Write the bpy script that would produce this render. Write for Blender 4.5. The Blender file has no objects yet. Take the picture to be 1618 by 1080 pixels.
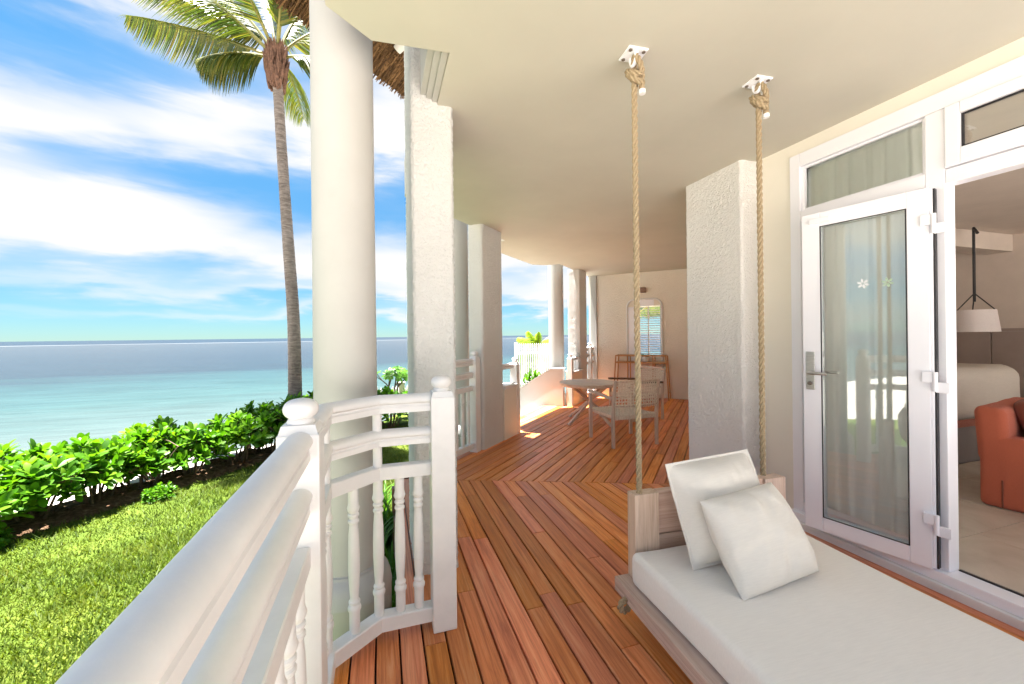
import bpy, bmesh, math, random
import numpy as np
from mathutils import Vector, Matrix, noise as mnoise

R = math.radians
rng = random.Random(7)
nrg = np.random.default_rng(11)
scene = bpy.context.scene
C = scene.collection

# ------------------------------------------------------------------ camera
CAM_H, FPX, YAW, ROLL = 1.35, 640.0, R(17.8), R(0.68)
cd = bpy.data.cameras.new('camera')
cd.sensor_width = 36.0
cd.lens = 36.0 * FPX / 1618.0
cd.shift_y = -10.0 / 1618.0
cd.clip_start, cd.clip_end = 0.02, 60000
cam = bpy.data.objects.new('camera', cd)
C.objects.link(cam)
rt = Vector((math.cos(YAW), -math.sin(YAW), 0))
fw = Vector((math.sin(YAW), math.cos(YAW), 0))
up = Vector((0, 0, 1))
cr = rt * math.cos(ROLL) - up * math.sin(ROLL)
cu = rt * math.sin(ROLL) + up * math.cos(ROLL)
cam.matrix_world = Matrix(((cr.x, cu.x, -fw.x, 0), (cr.y, cu.y, -fw.y, 0), (cr.z, cu.z, -fw.z, CAM_H), (0, 0, 0, 1)))
scene.camera = cam

# ------------------------------------------------------------------ sky, sun, exposure
SUN_EL = R(80)
SUN_V = Vector((-0.85, 0.53, 0)).normalized()          # horizontal direction towards the sun
SKY_STRENGTH = 0.05
SUN_STRENGTH = 5.0
EXPOSURE = 3.05
CLOUD_RADIANCE = 2.5

world = bpy.data.worlds.new('World')
scene.world = world
world.use_nodes = True
wt = world.node_tree
wt.nodes.clear()


class NT:
    """small helper for building node graphs"""
    def __init__(s, tree): s.t = tree
    def n(s, kind, **kw):
        nd = s.t.nodes.new(kind)
        for k, v in kw.items():
            if k.startswith('i_'):
                nd.inputs[k[2:].replace('_', ' ')].default_value = v
            else:
                setattr(nd, k, v)
        return nd
    def l(s, a, b): s.t.links.new(a, b)
    def m(s, op, a, b=None, c=None):
        nd = s.t.nodes.new('ShaderNodeMath'); nd.operation = op
        for i, v in enumerate((a, b, c)):
            if v is None: continue
            if isinstance(v, (int, float)): nd.inputs[i].default_value = v
            else: s.t.links.new(v, nd.inputs[i])
        return nd.outputs[0]
    def mix(s, f, a, b, blend='MIX'):
        nd = s.t.nodes.new('ShaderNodeMix'); nd.data_type = 'RGBA'; nd.blend_type = blend
        for i, v in ((0, f), (6, a), (7, b)):
            if isinstance(v, (int, float)): nd.inputs[i].default_value = v
            elif isinstance(v, tuple): nd.inputs[i].default_value = (*v, 1) if len(v) == 3 else v
            else: s.t.links.new(v, nd.inputs[i])
        return nd.outputs[2]
    def ramp(s, f, stops, interp='LINEAR'):
        nd = s.t.nodes.new('ShaderNodeValToRGB'); r = nd.color_ramp; r.interpolation = interp
        while len(r.elements) < len(stops): r.elements.new(0.5)
        for e, (p, c) in zip(r.elements, stops):
            e.position = p; e.color = (*c, 1) if isinstance(c, tuple) else (c, c, c, 1)
        s.l(f, nd.inputs[0])
        return nd.outputs[0]
    def noise(s, vec, scale, detail=4, rough=0.55, dist=0.0):
        nd = s.t.nodes.new('ShaderNodeTexNoise')
        nd.inputs['Scale'].default_value = scale; nd.inputs['Detail'].default_value = detail
        nd.inputs['Roughness'].default_value = rough; nd.inputs['Distortion'].default_value = dist
        if vec is not None: s.l(vec, nd.inputs['Vector'])
        return nd.outputs[0]
    def mapping(s, vec, scale=(1, 1, 1), rot=(0, 0, 0), loc=(0, 0, 0)):
        nd = s.t.nodes.new('ShaderNodeMapping')
        nd.inputs['Scale'].default_value = scale; nd.inputs['Rotation'].default_value = rot
        nd.inputs['Location'].default_value = loc
        s.l(vec, nd.inputs['Vector'])
        return nd.outputs[0]


w = NT(wt)
sky = w.n('ShaderNodeTexSky', sky_type='NISHITA', sun_disc=False, sun_elevation=SUN_EL,
          sun_rotation=math.atan2(SUN_V.x, SUN_V.y), altitude=0, air_density=0.75, dust_density=0.0, ozone_density=3.0)
tc = w.n('ShaderNodeTexCoord')
sep = w.n('ShaderNodeSeparateXYZ'); w.l(tc.outputs['Generated'], sep.inputs[0])
az = w.m('ARCTAN2', sep.outputs[0], sep.outputs[1])
el = w.m('ARCSINE', sep.outputs[2])
cmb = w.n('ShaderNodeCombineXYZ')
w.l(az, cmb.inputs[0]); w.l(el, cmb.inputs[1])
# streaky cirrus: noise stretched along the horizon
str1 = w.noise(w.mapping(cmb.outputs[0], (2.6, 11, 1), (0, 0, R(-5)), (3.1, 0.7, 0)), 1.0, 6, 0.52, 0.25)
str2 = w.noise(w.mapping(cmb.outputs[0], (8, 42, 1), (0, 0, R(-6)), (1.2, 4.0, 2)), 1.0, 5, 0.55, 0.4)
warp = w.m('MULTIPLY', w.m('SUBTRACT', str1, 0.5), R(9))
fine = w.m('MULTIPLY', w.m('SUBTRACT', str2, 0.5), R(3.0))
elw = w.m('ADD', w.m('ADD', el, warp), fine)
dens = None
for e0, slope, half, amp in ((20.6, 0.15, 3.2, 1.6), (11.8, -0.04, 3.8, 1.5), (33.0, 0.0, 3.8, 1.0), (5.9, 0.0, 1.0, 0.6), (2.6, 0.02, 0.9, 0.7), (58, 0, 9, 0.9)):
    cen = w.m('ADD', w.m('MULTIPLY', w.m('ADD', az, R(33.8)), slope), R(e0))
    t = w.m('DIVIDE', w.m('SUBTRACT', elw, cen), R(half))
    g = w.m('MULTIPLY', w.m('EXPONENT', w.m('MULTIPLY', w.m('MULTIPLY', t, t), -1.0)), amp)
    dens = g if dens is None else w.m('ADD', dens, g)
# break-up along the azimuth
brk = w.noise(w.mapping(cmb.outputs[0], (2.1, 5.0, 1), (0, 0, 0), (8.15, 1.4, 0)), 1.0, 3, 0.5)
dens = w.m('MULTIPLY', dens, w.m('MULTIPLY_ADD', brk, 2.4, -0.35))
dens = w.m('ADD', dens, w.m('MULTIPLY', w.m('SUBTRACT', str1, 0.50), 1.1))
cl = w.n('ShaderNodeMapRange', interpolation_type='SMOOTHSTEP')
cl.inputs[1].default_value = 0.0; cl.inputs[2].default_value = 1.15
w.l(dens, cl.inputs[0])
above = w.m('GREATER_THAN', el, -0.002)
mask = w.m('MULTIPLY', cl.outputs[0], above)
tint = w.mix(1.0, sky.outputs[0], w.ramp(el, [(0.0, (0.19, 0.2756, 0.3058)), (0.12, (0.2265, 0.366, 0.3926)), (0.45, (0.3289, 0.6115, 0.6199)), (1.0, (0.3654, 0.646, 0.6612))]), 'MULTIPLY')
col = w.mix(mask, tint, (CLOUD_RADIANCE, CLOUD_RADIANCE * 0.995, CLOUD_RADIANCE * 0.99))
bg = w.n('ShaderNodeBackground'); bg.inputs[1].default_value = SKY_STRENGTH
w.l(col, bg.inputs[0])
wo = w.n('ShaderNodeOutputWorld'); w.l(bg.outputs[0], wo.inputs[0])

sd = bpy.data.lights.new('sun', 'SUN')
sd.energy = SUN_STRENGTH; sd.angle = R(0.53); sd.color = (1.0, 0.97, 0.93)
sun = bpy.data.objects.new('sun', sd); C.objects.link(sun)
sv = Vector((SUN_V.x * math.cos(SUN_EL), SUN_V.y * math.cos(SUN_EL), math.sin(SUN_EL)))
sun.rotation_euler = sv.to_track_quat('Z', 'Y').to_euler()
sun.location = (-8, 6, 20)

vs = scene.view_settings
vs.view_transform = 'Standard'; vs.look = 'None'; vs.exposure = EXPOSURE; vs.gamma = 1.0
scene.cycles.use_denoising = True
scene.cycles.max_bounces = 14
scene.cycles.diffuse_bounces = 8
scene.cycles.glossy_bounces = 5
scene.cycles.transparent_max_bounces = 16
scene.cycles.sample_clamp_indirect = 8.0
scene.cycles.caustics_reflective = False
scene.cycles.caustics_refractive = False

# ------------------------------------------------------------------ mesh helpers
E2 = math.sqrt(0.5)
def FW(p, q, z=0.0): return ((p + q) * E2, (p - q) * E2, z)       # far wing coordinates -> world
ROTFAR = R(-45)                                                   # objects built in (q, p, z)


class MB:
    def __init__(s): s.v = []; s.f = []; s.sm = []
    def add(s, vs, fs, smooth=False, M=None):
        o = len(s.v)
        if M is not None: vs = [tuple(M @ Vector(v)) for v in vs]
        s.v += [tuple(v) for v in vs]
        s.f += [tuple(i + o for i in f) for f in fs]
        s.sm += [smooth] * len(fs)
        return s
    def box(s, x0, x1, y0, y1, z0, z1, b=0.0, M=None):
        if x0 > x1: x0, x1 = x1, x0
        if y0 > y1: y0, y1 = y1, y0
        if z0 > z1: z0, z1 = z1, z0
        if b <= 0:
            vs = [(x, y, z) for z in (z0, z1) for y in (y0, y1) for x in (x0, x1)]
            fs = [(0, 2, 3, 1), (4, 5, 7, 6), (0, 1, 5, 4), (2, 6, 7, 3), (0, 4, 6, 2), (1, 3, 7, 5)]
            return s.add(vs, fs, False, M)
        bm = bmesh.new()
        bmesh.ops.create_cube(bm, size=1.0)
        for v in bm.verts:
            v.co = Vector(((x0 + x1) / 2 + v.co.x * (x1 - x0), (y0 + y1) / 2 + v.co.y * (y1 - y0), (z0 + z1) / 2 + v.co.z * (z1 - z0)))
        bmesh.ops.bevel(bm, geom=list(bm.edges), offset=b, segments=2, affect='EDGES', profile=0.6)
        return s.bm(bm, M)
    def bm(s, bm, M=None, smooth=False):
        bm.verts.index_update()
        s.add([tuple(v.co) for v in bm.verts], [tuple(v.index for v in f.verts) for f in bm.faces], smooth, M)
        bm.free()
        return s
    def lathe(s, prof, n=20, M=None, smooth=True, cap=True):
        vs, fs = [], []
        for r, z in prof:
            for k in range(n):
                a = 2 * math.pi * k / n
                vs.append((r * math.cos(a), r * math.sin(a), z))
        for i in range(len(prof) - 1):
            for k in range(n):
                k2 = (k + 1) % n
                fs.append((i * n + k, i * n + k2, (i + 1) * n + k2, (i + 1) * n + k))
        s.add(vs, fs, smooth, M)
        if cap:
            s.add([vs[k] for k in range(n)], [tuple(reversed(range(n)))], False, M)
            s.add([vs[(len(prof) - 1) * n + k] for k in range(n)], [tuple(range(n))], False, M)
        return s
    def tube(s, pts, r, n=8, smooth=True, cap=True, M=None):
        pts = [Vector(p) for p in pts]
        rs = r if isinstance(r, (list, tuple)) else [r] * len(pts)
        vs, fs = [], []
        ref = None
        for i, p in enumerate(pts):
            t = (pts[min(i + 1, len(pts) - 1)] - pts[max(i - 1, 0)]).normalized()
            if ref is None:
                ref = t.orthogonal().normalized()
            ref = (ref - t * ref.dot(t))
            if ref.length < 1e-6: ref = t.orthogonal()
            ref.normalize()
            b = t.cross(ref)
            for k in range(n):
                a = 2 * math.pi * k / n
                vs.append(tuple(p + (ref * math.cos(a) + b * math.sin(a)) * rs[i]))
        for i in range(len(pts) - 1):
            for k in range(n):
                k2 = (k + 1) % n
                fs.append((i * n + k, i * n + k2, (i + 1) * n + k2, (i + 1) * n + k))
        s.add(vs, fs, smooth, M)
        if cap:
            s.add(vs[:n], [tuple(reversed(range(n)))], False, M)
            s.add(vs[-n:], [tuple(range(n))], False, M)
        return s
    def prism(s, poly, z0, z1, M=None):
        n = len(poly)
        vs = [(x, y, z0) for x, y in poly] + [(x, y, z1) for x, y in poly]
        area = sum(poly[i][0] * poly[(i + 1) % n][1] - poly[(i + 1) % n][0] * poly[i][1] for i in range(n))
        fs = [tuple(reversed(range(n))), tuple(range(n, 2 * n))] + [(i, (i + 1) % n, n + (i + 1) % n, n + i) for i in range(n)]
        if area < 0: fs = [tuple(reversed(f)) for f in fs]
        return s.add(vs, fs, False, M)
    def sweep(s, prof, path, smooth=False, close_ends=True):
        """prof: list of (lateral, z); path: list of (x, y); mitred corners, fixed height"""
        P = [Vector((p[0], p[1], 0)) for p in path]
        n = len(prof)
        vs, fs = [], []
        for i, p in enumerate(P):
            d0 = (P[i] - P[i - 1]).normalized() if i > 0 else None
            d1 = (P[i + 1] - P[i]).normalized() if i < len(P) - 1 else None
            if d0 is None: d0 = d1
            if d1 is None: d1 = d0
            n0 = Vector((d0.y, -d0.x, 0)); n1 = Vector((d1.y, -d1.x, 0))
            m = (n0 + n1).normalized()
            k = 1.0 / max(m.dot(n0), 0.3)
            for l, z in prof:
                q = p + m * (l * k)
                vs.append((q.x, q.y, z))
        for i in range(len(P) - 1):
            for k in range(n):
                k2 = (k + 1) % n
                fs.append((i * n + k, i * n + k2, (i + 1) * n + k2, (i + 1) * n + k))
        s.add(vs, fs, smooth)
        if close_ends:
            s.add(vs[:n], [tuple(reversed(range(n)))]); s.add(vs[-n:], [tuple(range(n))])
        return s
    def mesh(s, name):
        me = bpy.data.meshes.new(name)
        me.from_pydata(s.v, [], s.f)
        me.polygons.foreach_set('use_smooth', s.sm)
        me.update()
        if any(s.sm) and len(s.f) < 9000: me.set_sharp_from_angle(angle=R(38))
        return me
    def obj(s, name, mat, parent=None, loc=(0, 0, 0), rotz=0.0, world=False, rot=None):
        return link(name, s.mesh(name), mat, parent, loc, rotz, world, rot)


def link(name, me, mat, parent=None, loc=(0, 0, 0), rotz=0.0, world=False, rot=None):
    o = bpy.data.objects.new(name, me)
    C.objects.link(o)
    if mat is not None and me is not None:
        if not me.materials: me.materials.append(mat)
    o.location = loc
    o.rotation_euler = rot if rot is not None else (0, 0, rotz)
    if parent is not None:
        o.parent = parent
        if world: o.matrix_parent_inverse = wm(parent).inverted()
    return o


def wm(o):
    M = Matrix.Translation(o.location) @ o.rotation_euler.to_matrix().to_4x4()
    if o.parent is not None:
        return wm(o.parent) @ o.matrix_parent_inverse @ M
    return M


def tag(o, label, cat, group=None, kind=None):
    o['label'] = label; o['category'] = cat
    if group: o['group'] = group
    if kind: o['kind'] = kind
    return o


def thing(name, label, cat, loc=(0, 0, 0), rotz=0.0, group=None, kind=None):
    o = bpy.data.objects.new(name, None)
    o.empty_display_size = 0.1
    C.objects.link(o)
    o.location = loc; o.rotation_euler = (0, 0, rotz)
    return tag(o, label, cat, group, kind)


def copy_tree(o, parent=None):
    c = o.copy(); C.objects.link(c)
    if parent is not None:
        c.parent = parent; c.matrix_parent_inverse = o.matrix_parent_inverse.copy()
    for ch in list(o.children): copy_tree(ch, c)
    return c


# ------------------------------------------------------------------ materials
def material(name, build):
    m = bpy.data.materials.new(name); m.use_nodes = True
    m.node_tree.nodes.clear()
    t = NT(m.node_tree)
    out = t.n('ShaderNodeOutputMaterial')
    sh = build(t)
    t.l(sh, out.inputs[0])
    return m


def principled(t, col, rough=0.5, bump=None, bstr=0.3, bdist=0.01, spec=0.5, metal=0.0, sheen=0.0, sss=0.0):
    p = t.n('ShaderNodeBsdfPrincipled')
    if isinstance(col, tuple): p.inputs['Base Color'].default_value = (*col, 1)
    else: t.l(col, p.inputs['Base Color'])
    if isinstance(rough, (int, float)): p.inputs['Roughness'].default_value = rough
    else: t.l(rough, p.inputs['Roughness'])
    p.inputs['Specular IOR Level'].default_value = spec
    p.inputs['Metallic'].default_value = metal
    if sheen: p.inputs['Sheen Weight'].default_value = sheen
    if bump is not None:
        b = t.n('ShaderNodeBump'); b.inputs['Strength'].default_value = bstr; b.inputs['Distance'].default_value = bdist
        t.l(bump, b.inputs['Height']); t.l(b.outputs[0], p.inputs['Normal'])
    return p.outputs[0]


def obj_coord(t): return t.n('ShaderNodeTexCoord').outputs['Object']


def paint(name, c, rough=0.45, var=0.05, scale=3.0, bump=0.05, bscale=60):
    def b(t):
        co = obj_coord(t)
        n = t.noise(co, scale, 5, 0.6)
        lo = tuple(x * (1 - var * 1.6) for x in c); hi = tuple(min(x * (1 + var), 0.95) for x in c)
        col = t.ramp(n, [(0.3, lo), (0.7, hi)])
        return principled(t, col, rough, t.noise(co, bscale, 3), bump, 0.004)
    return material(name, b)


def wood(name, dark, mid, light, axis=1, rough=0.5, per_object=True, var=0.28, gloss_var=0.15):
    def b(t):
        co = obj_coord(t)
        oi = t.n('ShaderNodeObjectInfo')
        off = t.n('ShaderNodeCombineXYZ')
        rnd = oi.outputs['Random']
        t.l(t.m('MULTIPLY', rnd, 37.0), off.inputs[0]); t.l(t.m('MULTIPLY', rnd, 91.0), off.inputs[1])
        va = t.n('ShaderNodeVectorMath', operation='ADD')
        t.l(co, va.inputs[0]); t.l(off.outputs[0], va.inputs[1])
        sc = [26.0, 26.0, 26.0]; sc[axis] = 1.1
        g = t.noise(t.mapping(va.outputs[0], tuple(sc)), 1.6, 8, 0.66, 0.9)
        sc2 = [150.0, 150.0, 150.0]; sc2[axis] = 3.0
        g2 = t.noise(t.mapping(va.outputs[0], tuple(sc2)), 1.0, 4, 0.6, 0.2)
        big = t.noise(t.mapping(va.outputs[0], tuple(3.0 if i != axis else 0.8 for i in range(3))), 1.0, 3)
        c = t.ramp(t.m('MULTIPLY_ADD', g, 0.75, t.m('MULTIPLY', big, 0.25)), [(0.30, dark), (0.5, mid), (0.68, light)])
        c = t.mix(t.m('MULTIPLY', t.m('GREATER_THAN', g2, 0.58), 0.22), c, tuple(x * 0.6 for x in dark))
        if per_object:
            wn = t.n('ShaderNodeTexWhiteNoise', noise_dimensions='1D'); t.l(rnd, wn.inputs['W'])
            hsv = t.n('ShaderNodeHueSaturation')
            t.l(c, hsv.inputs['Color'])
            t.l(t.m('MULTIPLY_ADD', rnd, 2 * var, 1 - var), hsv.inputs['Value'])
            t.l(t.m('MULTIPLY_ADD', wn.outputs['Value'], 0.16, 0.98), hsv.inputs['Saturation'])
            t.l(t.m('MULTIPLY_ADD', wn.outputs['Value'], 0.018, 0.484), hsv.inputs['Hue'])
            c = hsv.outputs[0]
        rg = t.m('MULTIPLY_ADD', g, gloss_var * 2, rough - gloss_var)
        hb = t.m('ADD', g2, t.m('MULTIPLY', g, 0.6))
        return principled(t, c, rg, hb, 0.25, 0.002)
    return material(name, b)


def stucco(name, c, scale=55, strength=0.8):
    def b(t):
        co = obj_coord(t)
        n1 = t.noise(co, scale, 5, 0.62, 0.6)
        n2 = t.noise(co, 2.2, 3)
        col = t.ramp(n2, [(0.3, tuple(x * 0.93 for x in c)), (0.7, c)])
        return principled(t, col, 0.85, n1, strength, 0.02, spec=0.25)
    return material(name, b)


M_white = paint('white_gloss_paint', (0.74, 0.725, 0.71), 0.42, 0.05, 5.0, 0.12, 70)
M_upvc = paint('white_window_plastic', (0.86, 0.855, 0.90), 0.28, 0.015, 2.0, 0.02, 30)
M_plaster = paint('smooth_white_plaster', (0.47, 0.455, 0.43), 0.75, 0.05, 1.6, 0.12, 40)
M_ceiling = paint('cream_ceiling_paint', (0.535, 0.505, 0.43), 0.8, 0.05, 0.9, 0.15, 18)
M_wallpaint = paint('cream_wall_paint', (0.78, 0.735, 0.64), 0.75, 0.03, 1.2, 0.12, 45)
M_stucco = stucco('white_rough_stucco', (0.70, 0.69, 0.665), 70, 0.9)
M_stucco_in = stucco('light_lifted_stucco', (0.90, 0.88, 0.85), 70, 0.9)  # lighter copy of the stucco; its colour makes up for weak light
M_stucco_warm = stucco('cream_rough_stucco', (0.85, 0.79, 0.69), 40, 0.85)
M_deck = wood('reddish_hardwood', (0.33, 0.098, 0.034), (0.68, 0.272, 0.100), (0.80, 0.43, 0.205), 1, 0.46, True, 0.22, 0.10)
M_bedwood = wood('grey_washed_teak', (0.38, 0.26, 0.19), (0.56, 0.43, 0.34), (0.68, 0.56, 0.47), 1, 0.6, True, 0.10)
M_bedwood_z = wood('grey_washed_teak_upright', (0.38, 0.26, 0.19), (0.56, 0.43, 0.34), (0.68, 0.56, 0.47), 2, 0.6, True, 0.08)
M_bedwood_x = wood('grey_washed_teak_across', (0.36, 0.23, 0.16), (0.52, 0.38, 0.29), (0.64, 0.51, 0.42), 0, 0.6, True, 0.10)
M_teak = wood('weathered_teak', (0.42, 0.31, 0.23), (0.60, 0.48, 0.385), (0.70, 0.60, 0.50), 2, 0.6, True, 0.10)
M_teaktop = wood('weathered_teak_top', (0.46, 0.35, 0.27), (0.64, 0.53, 0.43), (0.74, 0.65, 0.55), 1, 0.55, True, 0.08)
M_amber = wood('amber_cane', (0.34, 0.15, 0.055), (0.52, 0.26, 0.10), (0.64, 0.36, 0.16), 2, 0.45, False)
M_darkarm = wood('dark_stained_teak', (0.06, 0.035, 0.022), (0.11, 0.065, 0.04), (0.17, 0.11, 0.07), 0, 0.5, False)


def mk_fabric(name, c, scale=420, strength=0.35, rough=0.9):
    def b(t):
        co = obj_coord(t)
        wv = t.n('ShaderNodeTexWave', wave_type='BANDS', bands_direction='X', i_Scale=scale, i_Distortion=1.5); t.l(co, wv.inputs['Vector'])
        wv2 = t.n('ShaderNodeTexWave', wave_type='BANDS', bands_direction='Y', i_Scale=scale, i_Distortion=1.5); t.l(co, wv2.inputs['Vector'])
        h = t.m('ADD', wv.outputs['Fac'], wv2.outputs['Fac'])
        slub = t.noise(t.mapping(co, (14, 180, 60)), 1.0, 4, 0.6)
        big = t.noise(co, 2.5, 3)
        col = t.ramp(t.m('MULTIPLY_ADD', slub, 0.6, t.m('MULTIPLY', big, 0.4)), [(0.3, tuple(x * 0.90 for x in c)), (0.7, c)])
        return principled(t, col, rough, t.m('ADD', t.m('ADD', h, t.m('MULTIPLY', slub, 2.0)), t.m('MULTIPLY', t.noise(co, 7.0, 5, 0.6, 0.8), 9.0)), strength, 0.0016, spec=0.2, sheen=0.15)
    return material(name, b)


M_mattress = mk_fabric('cream_canvas', (0.89, 0.85, 0.80))
M_pillow = mk_fabric('ivory_linen', (0.80, 0.755, 0.69))
M_orange = mk_fabric('terracotta_linen', (0.52, 0.135, 0.075))
M_brownfab = mk_fabric('brown_velvet', (0.22, 0.065, 0.04))
M_cover = mk_fabric('cream_bedcover', (0.68, 0.62, 0.54), 160, 0.6)
M_trimfab = mk_fabric('woven_red_trim', (0.40, 0.14, 0.10), 90, 0.8)
M_shade = mk_fabric('white_lampshade', (0.74, 0.68, 0.66), 300, 0.3)
M_greywood = paint('grey_bed_base', (0.22, 0.19, 0.18), 0.6)


def b_rope(t):
    co = obj_coord(t)
    n = t.noise(co, 220, 4, 0.7)
    c = t.ramp(n, [(0.25, (0.17, 0.12, 0.066)), (0.55, (0.36, 0.28, 0.175)), (0.8, (0.50, 0.41, 0.285))])
    return principled(t, c, 0.85, n, 0.5, 0.002, spec=0.2)
M_rope = material('manila_rope', b_rope)


def b_weave(t):
    co = obj_coord(t)
    n = t.noise(co, 60, 3, 0.6)
    c = t.ramp(n, [(0.3, (0.62, 0.53, 0.42)), (0.7, (0.82, 0.74, 0.62))])
    return principled(t, c, 0.75, n, 0.3, 0.002)
M_weave = material('woven_cord', b_weave)


def b_metal(t):
    n = t.noise(t.mapping(obj_coord(t), (6, 6, 90)), 3, 4)
    return principled(t, t.ramp(n, [(0.3, (0.50, 0.49, 0.47)), (0.7, (0.68, 0.67, 0.65))]), 0.32, None, metal=1.0)
M_metal = material('brushed_steel', b_metal)
M_dark = paint('black_gasket', (0.018, 0.016, 0.018), 0.5)
M_bolt = paint('dark_bolt', (0.13, 0.105, 0.085), 0.45)
M_brown = paint('bronze_lamp', (0.20, 0.10, 0.06), 0.45)
M_pot = paint('white_ceramic', (0.80, 0.78, 0.76), 0.2)


def b_glass(t):
    tr = t.n('ShaderNodeBsdfTransparent'); tr.inputs[0].default_value = (0.98, 1.0, 0.99, 1)
    gl = t.n('ShaderNodeBsdfGlossy'); gl.inputs['Roughness'].default_value = 0.0
    gl.inputs[0].default_value = (0.95, 1.0, 0.98, 1)
    fr = t.n('ShaderNodeFresnel'); fr.inputs[0].default_value = 1.55
    f = t.m('MINIMUM', t.m('MULTIPLY', fr.outputs[0], 2.3), 1.0)
    mx = t.n('ShaderNodeMixShader'); t.l(f, mx.inputs[0]); t.l(tr.outputs[0], mx.inputs[1]); t.l(gl.outputs[0], mx.inputs[2])
    return mx.outputs[0]
M_glass = material('window_glass', b_glass)


def b_curtain(t):
    co = obj_coord(t)
    n = t.noise(co, 300, 2)
    d = t.n('ShaderNodeBsdfDiffuse'); d.inputs[0].default_value = (0.93, 0.95, 0.92, 1)
    tl = t.n('ShaderNodeBsdfTranslucent'); tl.inputs[0].default_value = (0.88, 0.92, 0.88, 1)
    tp = t.n('ShaderNodeBsdfTransparent'); tp.inputs[0].default_value = (1, 1, 1, 1)
    a = t.n('ShaderNodeMixShader'); a.inputs[0].default_value = 0.12; t.l(d.outputs[0], a.inputs[1]); t.l(tl.outputs[0], a.inputs[2])
    b_ = t.n('ShaderNodeMixShader'); t.l(t.m('MULTIPLY_ADD', n, 0.04, 0.0), b_.inputs[0]); t.l(a.outputs[0], b_.inputs[1]); t.l(tp.outputs[0], b_.inputs[2])
    return b_.outputs[0]
M_curtain = material('sheer_curtain', b_curtain)


def leaf_mat(name, stops, rough=0.35, trans=0.35, scale=4.0, wn_=0.35):
    def b(t):
        co = obj_coord(t)
        geo = t.n('ShaderNodeNewGeometry')
        n = t.noise(co, scale, 6, 0.65)
        f = t.m('MULTIPLY_ADD', geo.outputs['Random Per Island'], 1.0 - wn_, t.m('MULTIPLY', t.m('MULTIPLY_ADD', t.m('SUBTRACT', n, 0.5), 1.7, 0.5), wn_))
        c = t.ramp(f, stops)
        p = principled(t, c, rough, spec=0.25)
        tl = t.n('ShaderNodeBsdfTranslucent')
        t.l(t.mix(1.0, c, (1.5, 1.5, 0.6), 'MULTIPLY'), tl.inputs[0])
        mx = t.n('ShaderNodeMixShader'); mx.inputs[0].default_value = trans
        t.l(p, mx.inputs[1]); t.l(tl.outputs[0], mx.inputs[2])
        return mx.outputs[0]
    return material(name, b)


M_leaf = leaf_mat('shrub_leaf', [(0.1, (0.02322, 0.08976, 0.004223)), (0.5, (0.06545, 0.1848, 0.00739)), (0.9, (0.1425, 0.2692, 0.01266))], 0.42, 0.38)
M_grassblade = leaf_mat('grass_blade', [(0.1, (0.028, 0.056, 0.008)), (0.42, (0.062, 0.102, 0.012)), (0.74, (0.125, 0.155, 0.020)), (1.0, (0.24, 0.20, 0.055))], 0.5, 0.3, 2.2, 0.6)
M_palm = leaf_mat('palm_leaflet', [(0.1, (0.024, 0.054, 0.0105)), (0.5, (0.06, 0.09, 0.015)), (0.80, (0.1575, 0.15, 0.024)), (1.0, (0.285, 0.1725, 0.045))], 0.4, 0.3, 2.0)
M_palmyoung = leaf_mat('bright_palm_leaflet', [(0.1, (0.12, 0.24, 0.02)), (0.9, (0.34, 0.42, 0.05))], 0.4, 0.4)
M_strap = leaf_mat('strap_leaf', [(0.1, (0.03, 0.10, 0.012)), (0.9, (0.12, 0.28, 0.03))], 0.35, 0.3)
M_pale = leaf_mat('pale_flower', [(0.1, (0.34, 0.30, 0.46)), (0.9, (0.60, 0.56, 0.68))], 0.6, 0.3)
M_rachis = paint('palm_rachis', (0.17, 0.16, 0.03), 0.45, 0.2)
M_stem = paint('woody_stem', (0.115, 0.075, 0.045), 0.85, 0.3, 14, 0.5, 60)


def b_trunk(t):
    co = obj_coord(t)
    n = t.noise(t.mapping(co, (7, 7, 34)), 1.0, 6, 0.65, 0.6)
    n2 = t.noise(t.mapping(co, (3, 3, 1.5)), 1.0, 4)
    c = t.ramp(t.m('MULTIPLY_ADD', n, 0.75, t.m('MULTIPLY', n2, 0.25)), [(0.30, (0.06, 0.048, 0.042)), (0.5, (0.20, 0.17, 0.15)), (0.68, (0.33, 0.29, 0.265))])
    return principled(t, c, 0.9, n, 0.9, 0.03, spec=0.2)
M_trunk = material('palm_bark', b_trunk)
M_fibre = paint('palm_fibre', (0.16, 0.085, 0.055), 0.9, 0.4, 22, 0.8, 60)


def b_thatch(t):
    co = obj_coord(t)
    geo = t.n('ShaderNodeNewGeometry')
    n = t.noise(t.mapping(co, (5, 60, 60)), 1.0, 5, 0.7)
    f = t.m('MULTIPLY_ADD', geo.outputs['Random Per Island'], 0.6, t.m('MULTIPLY', n, 0.4))
    c = t.ramp(f, [(0.15, (0.035, 0.018, 0.008)), (0.5, (0.10, 0.05, 0.02)), (0.85, (0.22, 0.12, 0.052))])
    return principled(t, c, 0.85, n, 0.8, 0.02, spec=0.2)
M_thatch = material('brown_thatch', b_thatch)


def b_lawn(t):
    co = obj_coord(t)
    n = t.noise(co, 0.9, 5, 0.6)
    n2 = t.noise(co, 45, 5, 0.7)
    c = t.ramp(t.m('MULTIPLY_ADD', n, 0.6, t.m('MULTIPLY', n2, 0.4)), [(0.3, (0.035, 0.06, 0.006)), (0.5, (0.065, 0.10, 0.010)), (0.7, (0.12, 0.135, 0.02))])
    return principled(t, c, 0.9, n2, 0.6, 0.03, spec=0.15)
M_lawn = material('lawn_turf', b_lawn)


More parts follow.
